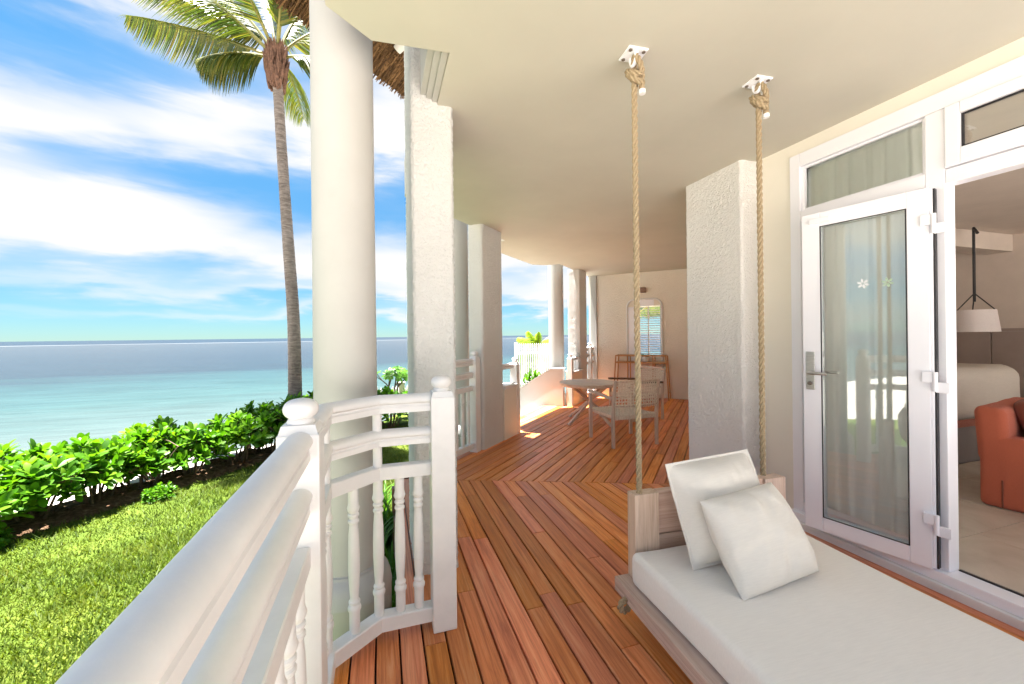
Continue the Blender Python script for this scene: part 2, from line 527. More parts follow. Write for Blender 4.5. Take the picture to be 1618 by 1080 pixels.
def b_soil(t):
    co = obj_coord(t)
    n = t.noise(co, 16, 7, 0.7)
    c = t.ramp(n, [(0.3, (0.035, 0.02, 0.012)), (0.5, (0.12, 0.07, 0.04)), (0.7, (0.26, 0.175, 0.115))])
    return principled(t, c, 0.95, n, 1.0, 0.06, spec=0.1)
M_soil = material('garden_soil', b_soil)


def b_sand(t):
    co = obj_coord(t)
    n = t.noise(co, 0.4, 6, 0.6)
    n2 = t.noise(co, 9, 6, 0.7)
    c = t.ramp(t.m('MULTIPLY_ADD', n, 0.5, t.m('MULTIPLY', n2, 0.5)), [(0.3, (0.36, 0.315, 0.285)), (0.7, (0.48, 0.43, 0.39))])
    return principled(t, c, 0.95, n2, 0.4, 0.03, spec=0.1)
M_sand = material('coral_sand', b_sand)


def b_sea(t):
    geo = t.n('ShaderNodeNewGeometry')
    pos = geo.outputs['Position']
    dt = t.n('ShaderNodeVectorMath', operation='DOT_PRODUCT'); dt.inputs[1].default_value = (-0.315, 0.949, 0)
    t.l(pos, dt.inputs[0])
    s = t.m('MAXIMUM', dt.outputs['Value'], 6.0)
    wv = t.noise(t.mapping(pos, (0.02, 0.12, 1), (0, 0, R(-18))), 1.0, 5, 0.6)
    lg = t.m('LOGARITHM', s, 10.0)
    lg = t.m('ADD', lg, t.m('MULTIPLY', t.m('SUBTRACT', wv, 0.5), 0.26))
    f = t.m('DIVIDE', t.m('SUBTRACT', lg, 1.0), 3.0)
    col = t.ramp(f, [(0.05, (0.07568, 0.08448, 0.07832)), (0.12, (0.0528, 0.0748, 0.07128)), (0.18, (0.02992, 0.0616, 0.06072)), (0.23, (0.02112, 0.0484, 0.05192)),
                     (0.262, (0.0132, 0.02288, 0.03168)), (0.34, (0.01496, 0.02288, 0.03256)), (0.45, (0.02112, 0.02816, 0.03696)), (0.54, (0.0264, 0.03256, 0.04048)), (0.60, (0.00352, 0.01232, 0.0264))])
    patch = t.noise(t.mapping(pos, (0.035, 0.22, 1), (0, 0, R(-18)), (3, 8, 0)), 1.0, 4, 0.6)
    col = t.mix(t.m('MULTIPLY', t.ramp(patch, [(0.5, 0.0), (0.72, 1.0)]), 0.35), col, (0.0132, 0.0308, 0.0396))
    rip = t.noise(t.mapping(pos, (0.25, 1.5, 1), (0, 0, R(-18)), (1, 4, 0)), 1.0, 6, 0.65)
    col = t.mix(1.0, col, t.ramp(rip, [(0.35, 0.78), (0.65, 1.12)]), 'MULTIPLY')
    # breakers on the outer reef
    fo = t.noise(t.mapping(pos, (0.006, 0.02, 1), (0, 0, R(-18)), (5, 2, 0)), 1.0, 4, 0.6)
    band = t.m('SUBTRACT', 1.0, t.m('MINIMUM', t.m('ABSOLUTE', t.m('DIVIDE', t.m('SUBTRACT', s, 520.0), 45.0)), 1.0))
    foam = t.m('MULTIPLY', t.ramp(band, [(0.1, 0.0), (0.6, 1.0)]), t.ramp(fo, [(0.42, 0.0), (0.55, 1.0)]))
    col = t.mix(foam, col, (0.13, 0.135, 0.135))
    h = t.m('ADD', t.noise(t.mapping(pos, (0.5, 1.4, 1), (0, 0, R(-15))), 1.0, 6, 0.62, 0.4),
            t.m('MULTIPLY', t.noise(t.mapping(pos, (2.2, 5, 1), (0, 0, R(-12))), 1.0, 4, 0.6), 0.35))
    return principled(t, col, 0.25, h, 0.5, 0.30, spec=0.12)
M_sea = material('lagoon_water', b_sea)


def b_tile(t):
    co = obj_coord(t)
    oi = t.n('ShaderNodeObjectInfo')
    n = t.noise(co, 3.0, 6, 0.6, 0.8)
    c = t.ramp(n, [(0.3, (0.50, 0.44, 0.36)), (0.7, (0.62, 0.56, 0.47))])
    hsv = t.n('ShaderNodeHueSaturation'); t.l(c, hsv.inputs['Color']); t.l(t.m('MULTIPLY_ADD', oi.outputs['Random'], 0.08, 0.96), hsv.inputs['Value'])
    return principled(t, hsv.outputs[0], 0.25)
M_tile = material('cream_marble_tile', b_tile)
M_roomwall = paint('room_wall_paint', (0.62, 0.54, 0.47), 0.7)
M_panelwood = paint('taupe_wall_panel', (0.34, 0.27, 0.24), 0.5, 0.08, 2.0)
M_grout = paint('grey_grout', (0.30, 0.27, 0.23), 0.9)
M_underdeck = paint('dark_deck_joist', (0.035, 0.02, 0.013), 0.9)
M_fascia = wood('deck_fascia', (0.12, 0.06, 0.035), (0.20, 0.11, 0.07), (0.30, 0.18, 0.11), 1, 0.6, False)
M_sticker = paint('white_sticker', (0.85, 0.85, 0.85), 0.5)
M_sticker_refl = paint('pale_sticker_reflection', (0.45, 0.58, 0.42), 0.5)  # tone of the sticker's reflection in the door glass

# ------------------------------------------------------------------ ground, beach, sea
GZ = -0.60
def shore(x, y): return -0.315 * x + 0.949 * y
def ground_z(x, y):
    s = shore(x, y)
    if s < 9.0: return -0.72
    if s < 30: return -0.72 - (s - 9.0) / 21.0 * 4.6
    return -5.32 - min((s - 30) / 400, 1) * 8
xs = sorted(set([-30000, -3000, -600, -200, -100] + list(np.arange(-60, 61, 2.0)) + [100, 200, 600, 3000, 30000]))
ys = sorted(set([-30000, -3000, -300, -60, -20] + list(np.arange(-8, 70, 2.0)) + [100, 200, 500, 3000, 40000]))
vsg = [(x, y, ground_z(x, y)) for y in ys for x in xs]
nx = len(xs)
fsg = [(j * nx + i, j * nx + i + 1, (j + 1) * nx + i + 1, (j + 1) * nx + i) for j in range(len(ys) - 1) for i in range(nx - 1)]
beach = MB().add(vsg, fsg, True).obj('beach', M_sand)
tag(beach, 'pale coral sand sloping from the garden down to the lagoon', 'beach', kind='structure')

n_s = Vector((-0.315, 0.949, 0)).normalized(); t_s = Vector((0.949, 0.315, 0)).normalized()
def sp(s, t): q = n_s * s + t_s * t; return (q.x, q.y, -2.45)
smb = MB()
srow = [12, 20, 30, 50, 80, 140, 300, 700, 2000, 8000, 45000]
tcol = [-45000, -8000, -2000, -500, -100, 0, 100, 500, 2000, 8000, 45000]
sv_ = [sp(s_, t_) for s_ in srow for t_ in tcol]
nt_ = len(tcol)
smb.add(sv_, [(j * nt_ + i, j * nt_ + i + 1, (j + 1) * nt_ + i + 1, (j + 1) * nt_ + i) for j in range(len(srow) - 1) for i in range(nt_ - 1)], True)
tag(smb.obj('sea', M_sea), 'turquoise lagoon turning slate blue towards the horizon with white reef surf', 'sea', kind='structure')

# lawn between the veranda and the hedge; hedge line runs from (-3.65,5.35) to (-1.7,7.8)
HA, HB = Vector((-3.65, 5.45, 0)), Vector((-1.55, 7.95, 0))
hd = (HB - HA).normalized(); hn = Vector((-hd.y, hd.x, 0))
lawn_poly = [(-9.0, -1.0), (0.6, -1.0), (0.6, 3.0), (2.6, 6.6), (2.2, 13.5), (1.0, 12.0), tuple((HB + hd * 2.2 + hn * 0.0)[:2]), tuple((HA + hd * 0)[:2]), tuple((HA - hd * 6)[:2])]
lm = MB().prism(lawn_poly, GZ - 0.1, GZ)
tag(lm.obj('lawn', M_lawn), 'sunlit green lawn below the veranda railing', 'lawn', kind='structure')
# soil strip under the hedge
soil_pts = []
sm_ = MB()
ns, wd = 60, 8
sv2, sf2 = [], []
for i in range(ns + 1):
    for j in range(wd + 1):
        p = HA + hd * (-2.5 + 8.0 * i / ns) + hn * (-0.30 + 0.85 * j / wd + 0.08 * mnoise.noise(Vector((i * 0.35, j * 0.1, 3))))
        zz = GZ + 0.015 + 0.05 * math.sin(math.pi * j / wd) + 0.035 * mnoise.noise(Vector((p.x * 4, p.y * 4, 0)))
        if j in (0, wd): zz = GZ - 0.03
        sv2.append((p.x, p.y, zz))
for i in range(ns):
    for j in range(wd):
        a = i * (wd + 1) + j
        sf2.append((a, a + wd + 1, a + wd + 2, a + 1))
sm_.add(sv2, sf2, True)
tag(sm_.obj('soil_bed', M_soil), 'strip of dark brown soil under the seaside hedge', 'soil', kind='structure')

# grass blades (nobody could count them)
def grass(n, poly_fn, hmin, hmax, name, label):
    x = nrg.uniform(-5.2, 2.4, n * 3); y = nrg.uniform(1.9, 9.4, n * 3)
    k = poly_fn(x, y); x, y = x[k][:n], y[k][:n]
    n = len(x)
    patch = np.array([mnoise.noise(Vector((a * 1.3, b * 1.3, 5))) for a, b in zip(x, y)])
    h = nrg.uniform(hmin, hmax, n) * (1 + 0.9 * patch); a = nrg.uniform(0, 2 * np.pi, n); wdt = nrg.uniform(0.0035, 0.0075, n)
    lean = nrg.uniform(0.2, 1.3, n) * h; la = nrg.uniform(0, 2 * np.pi, n)
    V = np.zeros((n, 3, 3))
    V[:, 0] = np.stack([x - wdt * np.cos(a), y - wdt * np.sin(a), np.full(n, GZ - 0.003)], 1)
    V[:, 1] = np.stack([x + wdt * np.cos(a), y + wdt * np.sin(a), np.full(n, GZ - 0.003)], 1)
    V[:, 2] = np.stack([x + lean * np.cos(la), y + lean * np.sin(la), GZ + h], 1)
    me = bpy.data.meshes.new(name)
    me.vertices.add(n * 3); me.vertices.foreach_set('co', V.ravel())
    me.loops.add(n * 3); me.loops.foreach_set('vertex_index', np.arange(n * 3, dtype=np.int32))
    me.polygons.add(n); me.polygons.foreach_set('loop_start', np.arange(0, n * 3, 3, dtype=np.int32))
    me.update(calc_edges=True)
    o = link(name, me, M_grassblade)
    tag(o, label, 'grass', kind='stuff')


def on_lawn(x, y):
    d = (x - HA.x) * hn.x + (y - HA.y) * hn.y          # beyond the hedge line when positive
    k = (d < -0.26) & (x < 0.14 + np.maximum(y - 3.9, 0) * 0.9)
    near = (x > -0.5) & (y < 2.5)
    dens = np.clip(8.0 / (x * x + y * y), 0.16, 1.0)
    return k & ~near & (nrg.random(len(x)) < dens)
grass(230000, on_lawn, 0.022, 0.062, 'grass', 'short mown grass blades covering the lawn')

# ------------------------------------------------------------------ deck
SEAM0 = (0.29, 3.94)
def seam_y(x): return SEAM0[1] - 0.41421 * (x - SEAM0[0])
PK = (SEAM0[0] + SEAM0[1]) * E2
def seam_p(q): return PK + 0.41421 * (q + 2.58)
refl_slab = MB().prism([(-0.6, -6.0), (9.0, -6.0), (9.0, -3.2), (3.0, -3.2), (3.0, -0.62), (-0.6, -0.62)], -0.3, -0.012).obj('reflector', paint('pale_bounce_surface', (0.62, 0.61, 0.585), 0.8, 0.06, 4.0, 0.2, 30))  # pale slab added out of view to bounce neutral light under the roof
tag(refl_slab, 'pale terrace adjoining the timber deck', 'reflector', kind='structure')
deck = thing('deck', 'reddish hardwood plank deck of the veranda meeting in a mitred seam', 'deck', kind='structure')
base = MB().prism([(-0.24, -0.6), (-0.24, 1.76), (-0.04, 1.96), (0.17, 1.965), (0.17, 3.98), FW(4.95, -2.66)[:2], FW(4.95, -2.9)[:2], FW(5.15, -3.1)[:2],
                   FW(7.2, -3.1)[:2], FW(7.2, -2.66)[:2], FW(9.0, -2.66)[:2], FW(9.0, -0.1)[:2], (2.76, 2.8), (2.76, -0.6)], -0.30, -0.030)
base.obj('deck_frame', M_underdeck, deck)

def plank(x0, x1, ya0, ya1, yb0, yb1, far):
    """plank between x0,x1 running along y; end a (low) at ya0/ya1, end b at yb0/yb1"""
    g, c, t = 0.0040, 0.003, 0.026
    x0 += g; x1 -= g
    jz = rng.uniform(-0.0012, 0.0012)
    k = 0.0012
    P = [(x0, ya0 + k), (x1, ya1 + k), (x1, yb1 - k), (x0, yb0 - k)]
    Q = [(x0 + c, ya0 + k + c * .6), (x1 - c, ya1 + k + c * .6), (x1 - c, yb1 - k - c * .6), (x0 + c, yb0 - k - c * .6)]
    vs = [(x, y, -t) for x, y in P] + [(x, y, -c + jz) for x, y in P] + [(x, y, jz) for x, y in Q]
    fs = [(3, 2, 1, 0), (8, 9, 10, 11)]
    for r in (0, 4):
        for i in range(4):
            j = (i + 1) % 4
            fs.append((r + i, r + j, r + 4 + j, r + 4 + i))
    MB().add(vs, fs).obj('plank', M_deck, deck, rotz=ROTFAR if far else 0.0)

def board_row(x0, x1, a_fn, b_fn, far, joints):
    a0, a1, b0, b1 = a_fn(x0), a_fn(x1), b_fn(x0), b_fn(x1)
    js = [j for j in joints if max(a0, a1) + 0.25 < j < min(b0, b1) - 0.25]
    cuts = [(a0, a1)] + [(j, j) for j in js] + [(b0, b1)]
    for (s0, s1), (e0, e1) in zip(cuts[:-1], cuts[1:]):
        plank(x0, x1, s0, s1, e0, e1, far)

def near_end(x):
    if x <= -0.04 + 1e-6: return 1.76 + (x + 0.24)
    if x < 0.159: return 1.965
    return seam_y(x)
for i in range(30):
    x0 = -0.24 + 0.1 * i; x1 = x0 + 0.1
    fn = (lambda x, x0=x0: seam_y(x)) if x0 > 0.15 else near_end
    b0 = rng.uniform(-1.6, 0.2)
    jn = [b0, b0 + rng.uniform(1.6, 2.6)]
    jn.append(jn[-1] + rng.uniform(1.0, 2.2))
    board_row(x0, x1, lambda x: -0.6, fn, False, jn)
for i in range(30):
    q0 = -3.06 + 0.1 * i; q1 = q0 + 0.1
    if q0 < -2.67:
        a_fn = lambda q: 5.16 - (q + 3.06) if q < -2.9 else 4.98
        b_fn = lambda q: 7.24
    else:
        a_fn = seam_p; b_fn = lambda q: 9.02
    b0 = PK + rng.uniform(0.7, 3.2)
    board_row(q0, q1, a_fn, b_fn, True, [b0, b0 + rng.uniform(1.5, 2.4), b0 + rng.uniform(3.4, 4.6)])

# outer fascia and supports under the deck edge
fas = [(-0.262, -0.6), (-0.262, 1.77), (-0.05, 1.985), (0.148, 1.987), (0.148, 3.99), FW(4.93, -2.682)[:2]]
MB().sweep([(-0.012, -0.2), (0.012, -0.2), (0.012, -0.004), (-0.012, -0.004)], fas).obj('fascia_board', M_fascia, deck)
for px_, py_ in ((0.11, 3.88), (0.11, 3.2), (0.36, 4.44)):
    MB().box(px_ - 0.04, px_ + 0.04, py_ - 0.04, py_ + 0.04, GZ - 0.1, -0.03, 0.004).obj('deck_post', M_fascia, deck)

# ------------------------------------------------------------------ ceiling slab
CZ = 2.68
cpoly = [(-0.20, -0.15), (-0.20, 1.765), (-0.03, 1.915), (0.318, 1.895), (0.318, 2.36), (0.222, 2.36), (0.222, 3.97), FW(5.0, -2.66)[:2], FW(5.0, -2.9)[:2], FW(5.18, -3.12)[:2],
         FW(6.95, -3.13)[:2], FW(7.15, -2.93)[:2], FW(7.15, -2.66)[:2], FW(9.6, -2.66)[:2], FW(9.6, 0.6)[:2], (3.4, 2.75), (3.4, -0.15)]
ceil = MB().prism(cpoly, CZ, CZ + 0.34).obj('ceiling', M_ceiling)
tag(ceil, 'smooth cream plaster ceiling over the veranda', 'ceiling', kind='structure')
for k, (xa, xb, dz) in enumerate(((0.286, 0.316, 0.014), (0.254, 0.285, 0.029), (0.222, 0.253, 0.044))):
    MB().box(xa, xb, 1.899, 2.345, CZ + dz, CZ + 0.33, 0.002).obj('cornice_step', M_plaster, ceil)

# ------------------------------------------------------------------ pillars and columns
def rough_pillar(name, label, x0, x1, y0, y1, z0, z1, step, amp, rotz=0.0, mat=M_stucco, group=None, corner=0.014):
    per = []
    def side(ax, ay, bx, by, nxv, nyv):
        L = math.hypot(bx - ax, by - ay); n = max(2, int(L / step))
        for i in range(n):
            f = i / n
            per.append((ax + (bx - ax) * f, ay + (by - ay) * f, nxv, nyv, min(f, 1 - f) * L))
    side(x0, y0, x1, y0, 0, -1); side(x1, y0, x1, y1, 1, 0); side(x1, y1, x0, y1, 0, 1); side(x0, y1, x0, y0, -1, 0)
    cx, cy = (x0 + x1) / 2, (y0 + y1) / 2
    nz = int((z1 - z0) / step)
    vs = []
    seed = x0 * 7 + y0 * 3
    for k in range(nz + 1):
        z = z0 + (z1 - z0) * k / nz
        for px, py, nx_, ny_, dc in per:
            p = Vector((px * 46 + seed, py * 46, z * 46))
            d = mnoise.noise(p) * 0.6 + mnoise.noise(p * 2.3) * 0.45
            d = min(max(d, -0.30), 0.42) * amp + 0.15 * amp * mnoise.noise(Vector((px * 4, py * 4, z * 3)))
            r = corner * max(0, 1 - dc / 0.02) ** 2 * 0.6
            sx = 1 if px > cx else -1; sy = 1 if py > cy else -1
            d *= 0.25 + 0.75 * min(1.0, dc / 0.03)
            vs.append((px + nx_ * d - (sx * r if dc < 0.02 else 0), py + ny_ * d - (sy * r if dc < 0.02 else 0), z))
    n = len(per)
    fs = [(k * n + i, k * n + (i + 1) % n, (k + 1) * n + (i + 1) % n, (k + 1) * n + i) for k in range(nz) for i in range(n)]
    o = MB().add(vs, fs, True).obj(name, mat, rotz=rotz)
    return tag(o, label, 'pillar', group, 'thing')

# near pillar: rough stucco shaft, smooth upper extension
rough_pillar('stucco_pillar', 'tall rough white stucco pillar just behind the near railing end post', 0.168, 0.408, 2.34, 2.90, -0.7, 4.9, 0.009, 0.0115, group='stucco pillars along the veranda')
rough_pillar('stucco_pillar', 'white stucco pillar beside the middle railing, between the two deck-edge railings', -2.70, -2.495, 4.10, 4.60, -0.7, CZ + 0.02, 0.022, 0.012, ROTFAR, group='stucco pillars along the veranda')
rough_pillar('stucco_pillar', 'farthest white stucco pillar, beyond the stair landing', -2.79, -2.523, 7.93, 8.42, -0.7, CZ + 0.02, 0.04, 0.006, ROTFAR, group='stucco pillars along the veranda')
rough_pillar('stucco_pilaster', 'white stucco pilaster on the bedroom wall behind the swing bed', 2.635, 2.86, 2.415, 3.02, -0.05, CZ + 0.005, 0.011, 0.0095, mat=M_stucco_in)

def column(x, y, r, ztop, label):
    t = thing('round_column', label, 'column', (x, y, GZ), group='round white columns on the seaward side')
    sh = [(r * 1.0, 0.75), (r * 1.0, 1.6), (r * 0.985, 2.6), (r * 0.97, ztop - GZ)]
    MB().lathe(sh, 48, cap=False).obj('shaft', M_plaster, t)
    rd = r * 1.4
    b = [(rd, -0.1), (rd, 0.655), (rd * 1.012, 0.665), (rd * 1.012, 0.675), (rd, 0.685), (rd * 0.985, 0.71), (rd * 0.93, 0.745), (rd * 0.85, 0.765), (r * 1.09, 0.777), (r * 1.06, 0.783), (r * 1.06, 0.792), (r * 0.99, 0.797)]
    MB().lathe(b, 48, cap=False).obj('base_drum', M_plaster, t)
    return t
column(-0.18, 2.26, 0.153, 4.95, 'large smooth white column outside the near railing corner')
column(0.98, 5.46, 0.153, 4.95, 'smooth white column seen between the near and middle pillars')
column(3.36, 7.53, 0.153, 4.2, 'smooth white column at the far end beside the stair wall')

# ------------------------------------------------------------------ balustrades
def rail_prof(zt, h, half):
    """moulded handrail: rounded top, quirk, cove and fillet; (lateral, z), counter-clockwise"""
    pts = []
    rt_ = half
    zc = zt - h * 0.34
    for k in range(13):
        a = math.pi * k / 12
        pts.append((math.cos(a) * rt_, zc + math.sin(a) * h * 0.34))
    half_ = [(0.95, zc - h * 0.10), (0.72, zc - h * 0.18), (0.60, zc - h * 0.20), (0.60, zc - h * 0.26), (0.64, zc - h * 0.31), (0.78, zc - h * 0.36), (0.78, zt - h)]
    pts += [(-rt_ * a, z) for a, z in half_] + [(rt_ * a, z) for a, z in half_[::-1]]
    return [(l, z) for l, z in pts][::-1]

def rect_prof(z0, z1, half, b=0.004):
    return [(-half, z0), (half, z0), (half, z1 - b), (half - b, z1), (-half + b, z1), (-half, z1 - b)]

BAL = [(0.021, 0.105), (0.0215, 0.19), (0.0225, 0.197), (0.0265, 0.205), (0.027, 0.215), (0.0235, 0.223), (0.0185, 0.228), (0.0235, 0.234), (0.0235, 0.241), (0.0185, 0.246), (0.017, 0.255),
       (0.0205, 0.30), (0.0235, 0.37), (0.0235, 0.43), (0.021, 0.52), (0.0175, 0.56), (0.0175, 0.566), (0.0225, 0.572), (0.0225, 0.580), (0.0175, 0.586), (0.0175, 0.592), (0.0225, 0.598), (0.0225, 0.606),
       (0.0175, 0.612), (0.0235, 0.622), (0.0265, 0.632), (0.0225, 0.645), (0.021, 0.655), (0.021, 0.718)]
BAL_ME = MB().lathe(BAL, 16).mesh('baluster')
BAL_ME.materials.append(M_white)
BALF_ME = MB().lathe(BAL[::2] + [BAL[-1]], 8).mesh('baluster')
BALF_ME.materials.append(M_white)

def baluster(parent, x, y, far=False):
    return link('baluster', BALF_ME if far else BAL_ME, None, parent, (x, y, 0), 0, True)

def post(parent, x, y, rotz=0.0, ztop=1.075, half=0.054, z0=0.0, br=0.047):
    b = MB().box(-half, half, -half, half, z0, ztop - 0.002, 0.005)
    h2 = half * 0.80
    vs = [(-half * .93, -half * .93, ztop - 0.003), (half * .93, -half * .93, ztop - 0.003), (half * .93, half * .93, ztop - 0.003), (-half * .93, half * .93, ztop - 0.003),
          (-h2, -h2, ztop + 0.022), (h2, -h2, ztop + 0.022), (h2, h2, ztop + 0.022), (-h2, h2, ztop + 0.022)]
    b.add(vs, [(0, 1, 5, 4), (1, 2, 6, 5), (2, 3, 7, 6), (3, 0, 4, 7), (4, 5, 6, 7)])
    o = b.obj('newel_post', M_white, parent, (x, y, 0), rotz, True)
    k = br / 0.047
    f = [(0.036 * k, ztop + 0.020), (0.037 * k, ztop + 0.028), (0.034 * k, ztop + 0.034), (0.030 * k, ztop + 0.037), (0.030 * k, ztop + 0.041)]
    zc, rz = ztop + 0.062, 0.030
    for i in range(13):
        a = -1.05 + (math.pi / 2 + 1.05) * i / 12
        f.append((max(0.0008, br * math.cos(a) ** 0.75 if math.cos(a) > 0 else 0.0008), zc + rz * math.sin(a)))
    MB().lathe(f, 28).obj('finial', M_white, o)
    return o

def balustrade(name, label, path, rails, group='white balustrades along the deck edge'):
    t = thing(name, label, 'balustrade', (path[0][0], path[0][1], 0), 0.0, group)
    if rails:
        for pth in rails:
            MB().sweep(rail_prof(1.09, 0.080, 0.036), pth, True).obj('top_rail', M_white, t, world=True)
            MB().sweep(rail_prof(0.935, 0.072, 0.0335), pth, True).obj('second_rail', M_white, t, world=True)
            MB().sweep(rect_prof(0.715, 0.772, 0.026), pth).obj('lower_rail', M_white, t, world=True)
            MB().sweep(rect_prof(0.045, 0.108, 0.032), pth).obj('bottom_rail', M_white, t, world=True)
    return t

RX = -0.221
A_, B_, P2_ = (RX, 1.755), (-0.025, 1.915), (0.262, 1.915)
bal1 = balustrade('balustrade', 'nearest white balustrade running from the camera to the corner post and pillar', [(RX, 1.30)],
                  [[(RX, -2.0), (RX, 1.245)], [(RX, 1.345), A_, B_, (P2_[0] - 0.05, P2_[1])]])
post(bal1, RX - 0.003, 1.295, half=0.054, ztop=1.085, br=0.047)
post(bal1, P2_[0], P2_[1])
for k in range(24):
    y = 1.18 - 0.118 * k
    if y > -1.9: baluster(bal1, RX, y)
baluster(bal1, RX, 1.44); baluster(bal1, RX, 1.60)
baluster(bal1, (A_[0] + B_[0]) / 2, (A_[1] + B_[1]) / 2)
baluster(bal1, 0.068, 1.915); baluster(bal1, 0.150, 1.915)
for (cx_, cy_) in (A_, B_):
    baluster(bal1, cx_, cy_)
    m = MB().lathe([(0.020, 0.765), (0.020, 0.86)], 12); m.obj('rail_spacer', M_white, bal1, (cx_, cy_, 0), 0, True)
    m = MB().lathe([(0.020, 0.915), (0.020, 1.02)], 12); m.obj('rail_spacer', M_white, bal1, (cx_, cy_, 0), 0, True)

# second balustrade: pillar 1 -> bend -> post by pillar 2
Kc = (0.29, 3.94)
pe = FW(4.02, -2.565)
bal2 = balustrade('balustrade', 'middle white balustrade seen past the near pillar, ending at the second pillar', [(0.29, 2.95)],
                  [[(0.29, 2.91), Kc, FW(3.975, -2.58)[:2]]])
post(bal2, pe[0], pe[1], ROTFAR, half=0.048, ztop=1.085)
for k in range(7): baluster(bal2, 0.29, 3.05 + 0.125 * k, True)
for k in range(8):
    c_ = FW(PK + 0.08 + 0.118 * k, -2.58); baluster(bal2, c_[0], c_[1], True)

# low wall with rails between pillar 2 and the stair opening
def low_wall(label, p0, p1, pp, zt, zcap, q=-2.56, extra=None):
    t = thing('low_parapet', label, 'parapet', FW(p0, q), ROTFAR, 'low rendered parapets with white rails by the stairs')
    MB().box(q - 0.075, q + 0.075, p0, p1, -0.05, zcap, 0.004).obj('parapet_wall', M_wallpaint, t, rotz=ROTFAR, world=True)
    MB().box(q - 0.095, q + 0.095, p0, p1, zcap - 0.002, zcap + 0.04, 0.006).obj('coping', M_white, t, rotz=ROTFAR, world=True)
    a = FW(p0, q)[:2]; b = FW(p1 - 0.0, q)[:2]
    MB().sweep(rail_prof(zt - 0.045, 0.07, 0.040), [a, b], True).obj('top_rail', M_white, t, world=True)
    c_ = FW(pp, q + 0.03)
    post(t, c_[0], c_[1], ROTFAR, half=0.050, ztop=zt - 0.06, br=0.042)
    if extra:
        c2 = FW(extra, q + 0.02); post(t, c2[0], c2[1], ROTFAR, half=0.028, ztop=zt - 0.06, z0=zcap + 0.04, br=0.026)
    return t
low_wall('short cream parapet with one white rail beside the second pillar', 4.60, 4.95, 5.0, 1.02, 0.66)
low_wall('short cream parapet with two finials in front of the farthest pillar', 7.37, 7.93, 7.32, 0.97, 0.62, extra=7.80)
# far balustrade between last pillar and end wall
c0, c1 = FW(8.45, -2.58)[:2], FW(8.98, -2.58)[:2]
bal3 = balustrade('balustrade', 'farthest short white balustrade against the end wall', [c0], [[c0, c1]])
cc = FW(8.62, -2.53); post(bal3, cc[0], cc[1], ROTFAR, half=0.045, ztop=1.09, br=0.042)
for k in range(2):
    q_ = FW(8.75 + 0.12 * k, -2.58); baluster(bal3, q_[0], q_[1], True)

# stair stringer wall with steps going down outward
st = thing('stair_wall', 'white rendered sloping stair wall beyond the deck opening', 'wall', FW(7.32, -2.7, 0), ROTFAR)
prof = [(-2.66, -0.7), (-2.66, 0.70), (-2.90, 0.69), (-4.6, -0.36), (-4.6, -0.7)]
vs_ = [(q, 7.26, z) for q, z in prof] + [(q, 7.36, z) for q, z in prof]
n_ = len(prof)
MB().add(vs_, [tuple(range(n_)), tuple(reversed(range(n_, 2 * n_)))] + [(i, n_ + i, n_ + (i + 1) % n_, (i + 1) % n_) for i in range(n_)]).obj('stringer', M_plaster, st, rotz=ROTFAR, world=True)
cp = [(-2.645, 0.702), (-2.905, 0.692), (-4.61, -0.358)]
vs_ = []
for q, z in cp: vs_ += [(q, 7.245, z), (q, 7.375, z), (q, 7.375, z + 0.022), (q, 7.245, z + 0.022)]
fs_ = [(0, 1, 2, 3), (11, 10, 9, 8)] + [(4 * i + k, 4 * i + 4 + k, 4 * i + 4 + (k + 1) % 4, 4 * i + (k + 1) % 4) for i in range(2) for k in range(4)]
MB().add(vs_, fs_).obj('coping', M_plaster, st, rotz=ROTFAR, world=True)
for k in range(3):
    MB().box(-3.42 - 0.3 * k, -3.12 - 0.3 * k, 5.3, 7.25, GZ - 0.1, -0.16 - 0.15 * k, 0.004).obj('step', M_plaster, st, rotz=ROTFAR, world=True)

# ------------------------------------------------------------------ walls
wall = thing('wall_right', 'cream plastered bedroom wall around the glazed doors', 'wall', (2.8, 0, 0), kind='structure')
WX = 2.79
# lintel strip above the frame, jamb beyond the frame, masonry after the frame
MB().box(WX, WX + 0.18, -3.0, 2.14, 2.592, CZ + 0.002).obj('lintel', M_wallpaint, wall, world=True)
MB().box(WX, WX + 0.18, 2.14, 2.98, -0.04, CZ + 0.002).obj('wall_pier', M_wallpaint, wall, world=True)
MB().box(WX, WX + 0.18, -3.0, -1.30, -0.04, 2.592).obj('wall_pier', M_wallpaint, wall, world=True)
# inner wall of the far wing
wf = MB().box(-0.08, 0.10, 3.95, 9.1, -0.04, CZ + 0.002).obj('wall_inner_far', M_stucco_warm, rotz=ROTFAR)
tag(wf, 'cream stucco inner wall of the far veranda wing', 'wall', kind='structure')

# end wall with an arched louvred window
W0 = 9.03
OQ0, OQ1, OZ0, OZ1 = -1.63, -1.10, 0.86, 1.95
ew = thing('wall_far', 'cream stucco end wall of the veranda with a louvred window', 'wall', FW(W0, -1.4), ROTFAR, kind='structure')
def ebox(name, mat, q0, q1, p0, p1, z0, z1, par, b=0.0):
    return MB().box(q0, q1, p0, p1, z0, z1, b).obj(name, mat, par, rotz=ROTFAR, world=True)
ebox('wall_piece', M_stucco_warm, -2.66, OQ0, W0, W0 + 0.16, -0.05, CZ + 0.002, ew)
ebox('wall_piece', M_stucco_warm, OQ1, 0.10, W0, W0 + 0.16, -0.05, CZ + 0.002, ew)
ebox('wall_piece', M_stucco_warm, OQ0, OQ1, W0, W0 + 0.16, -0.05, OZ0, ew)
ebox('wall_piece', M_stucco_warm, OQ0, OQ1, W0, W0 + 0.16, OZ1, CZ + 0.002, ew)
ebox('corner_pilaster', M_plaster, -2.60, -2.47, W0 - 0.06, W0 - 0.001, -0.05, CZ + 0.002, ew)

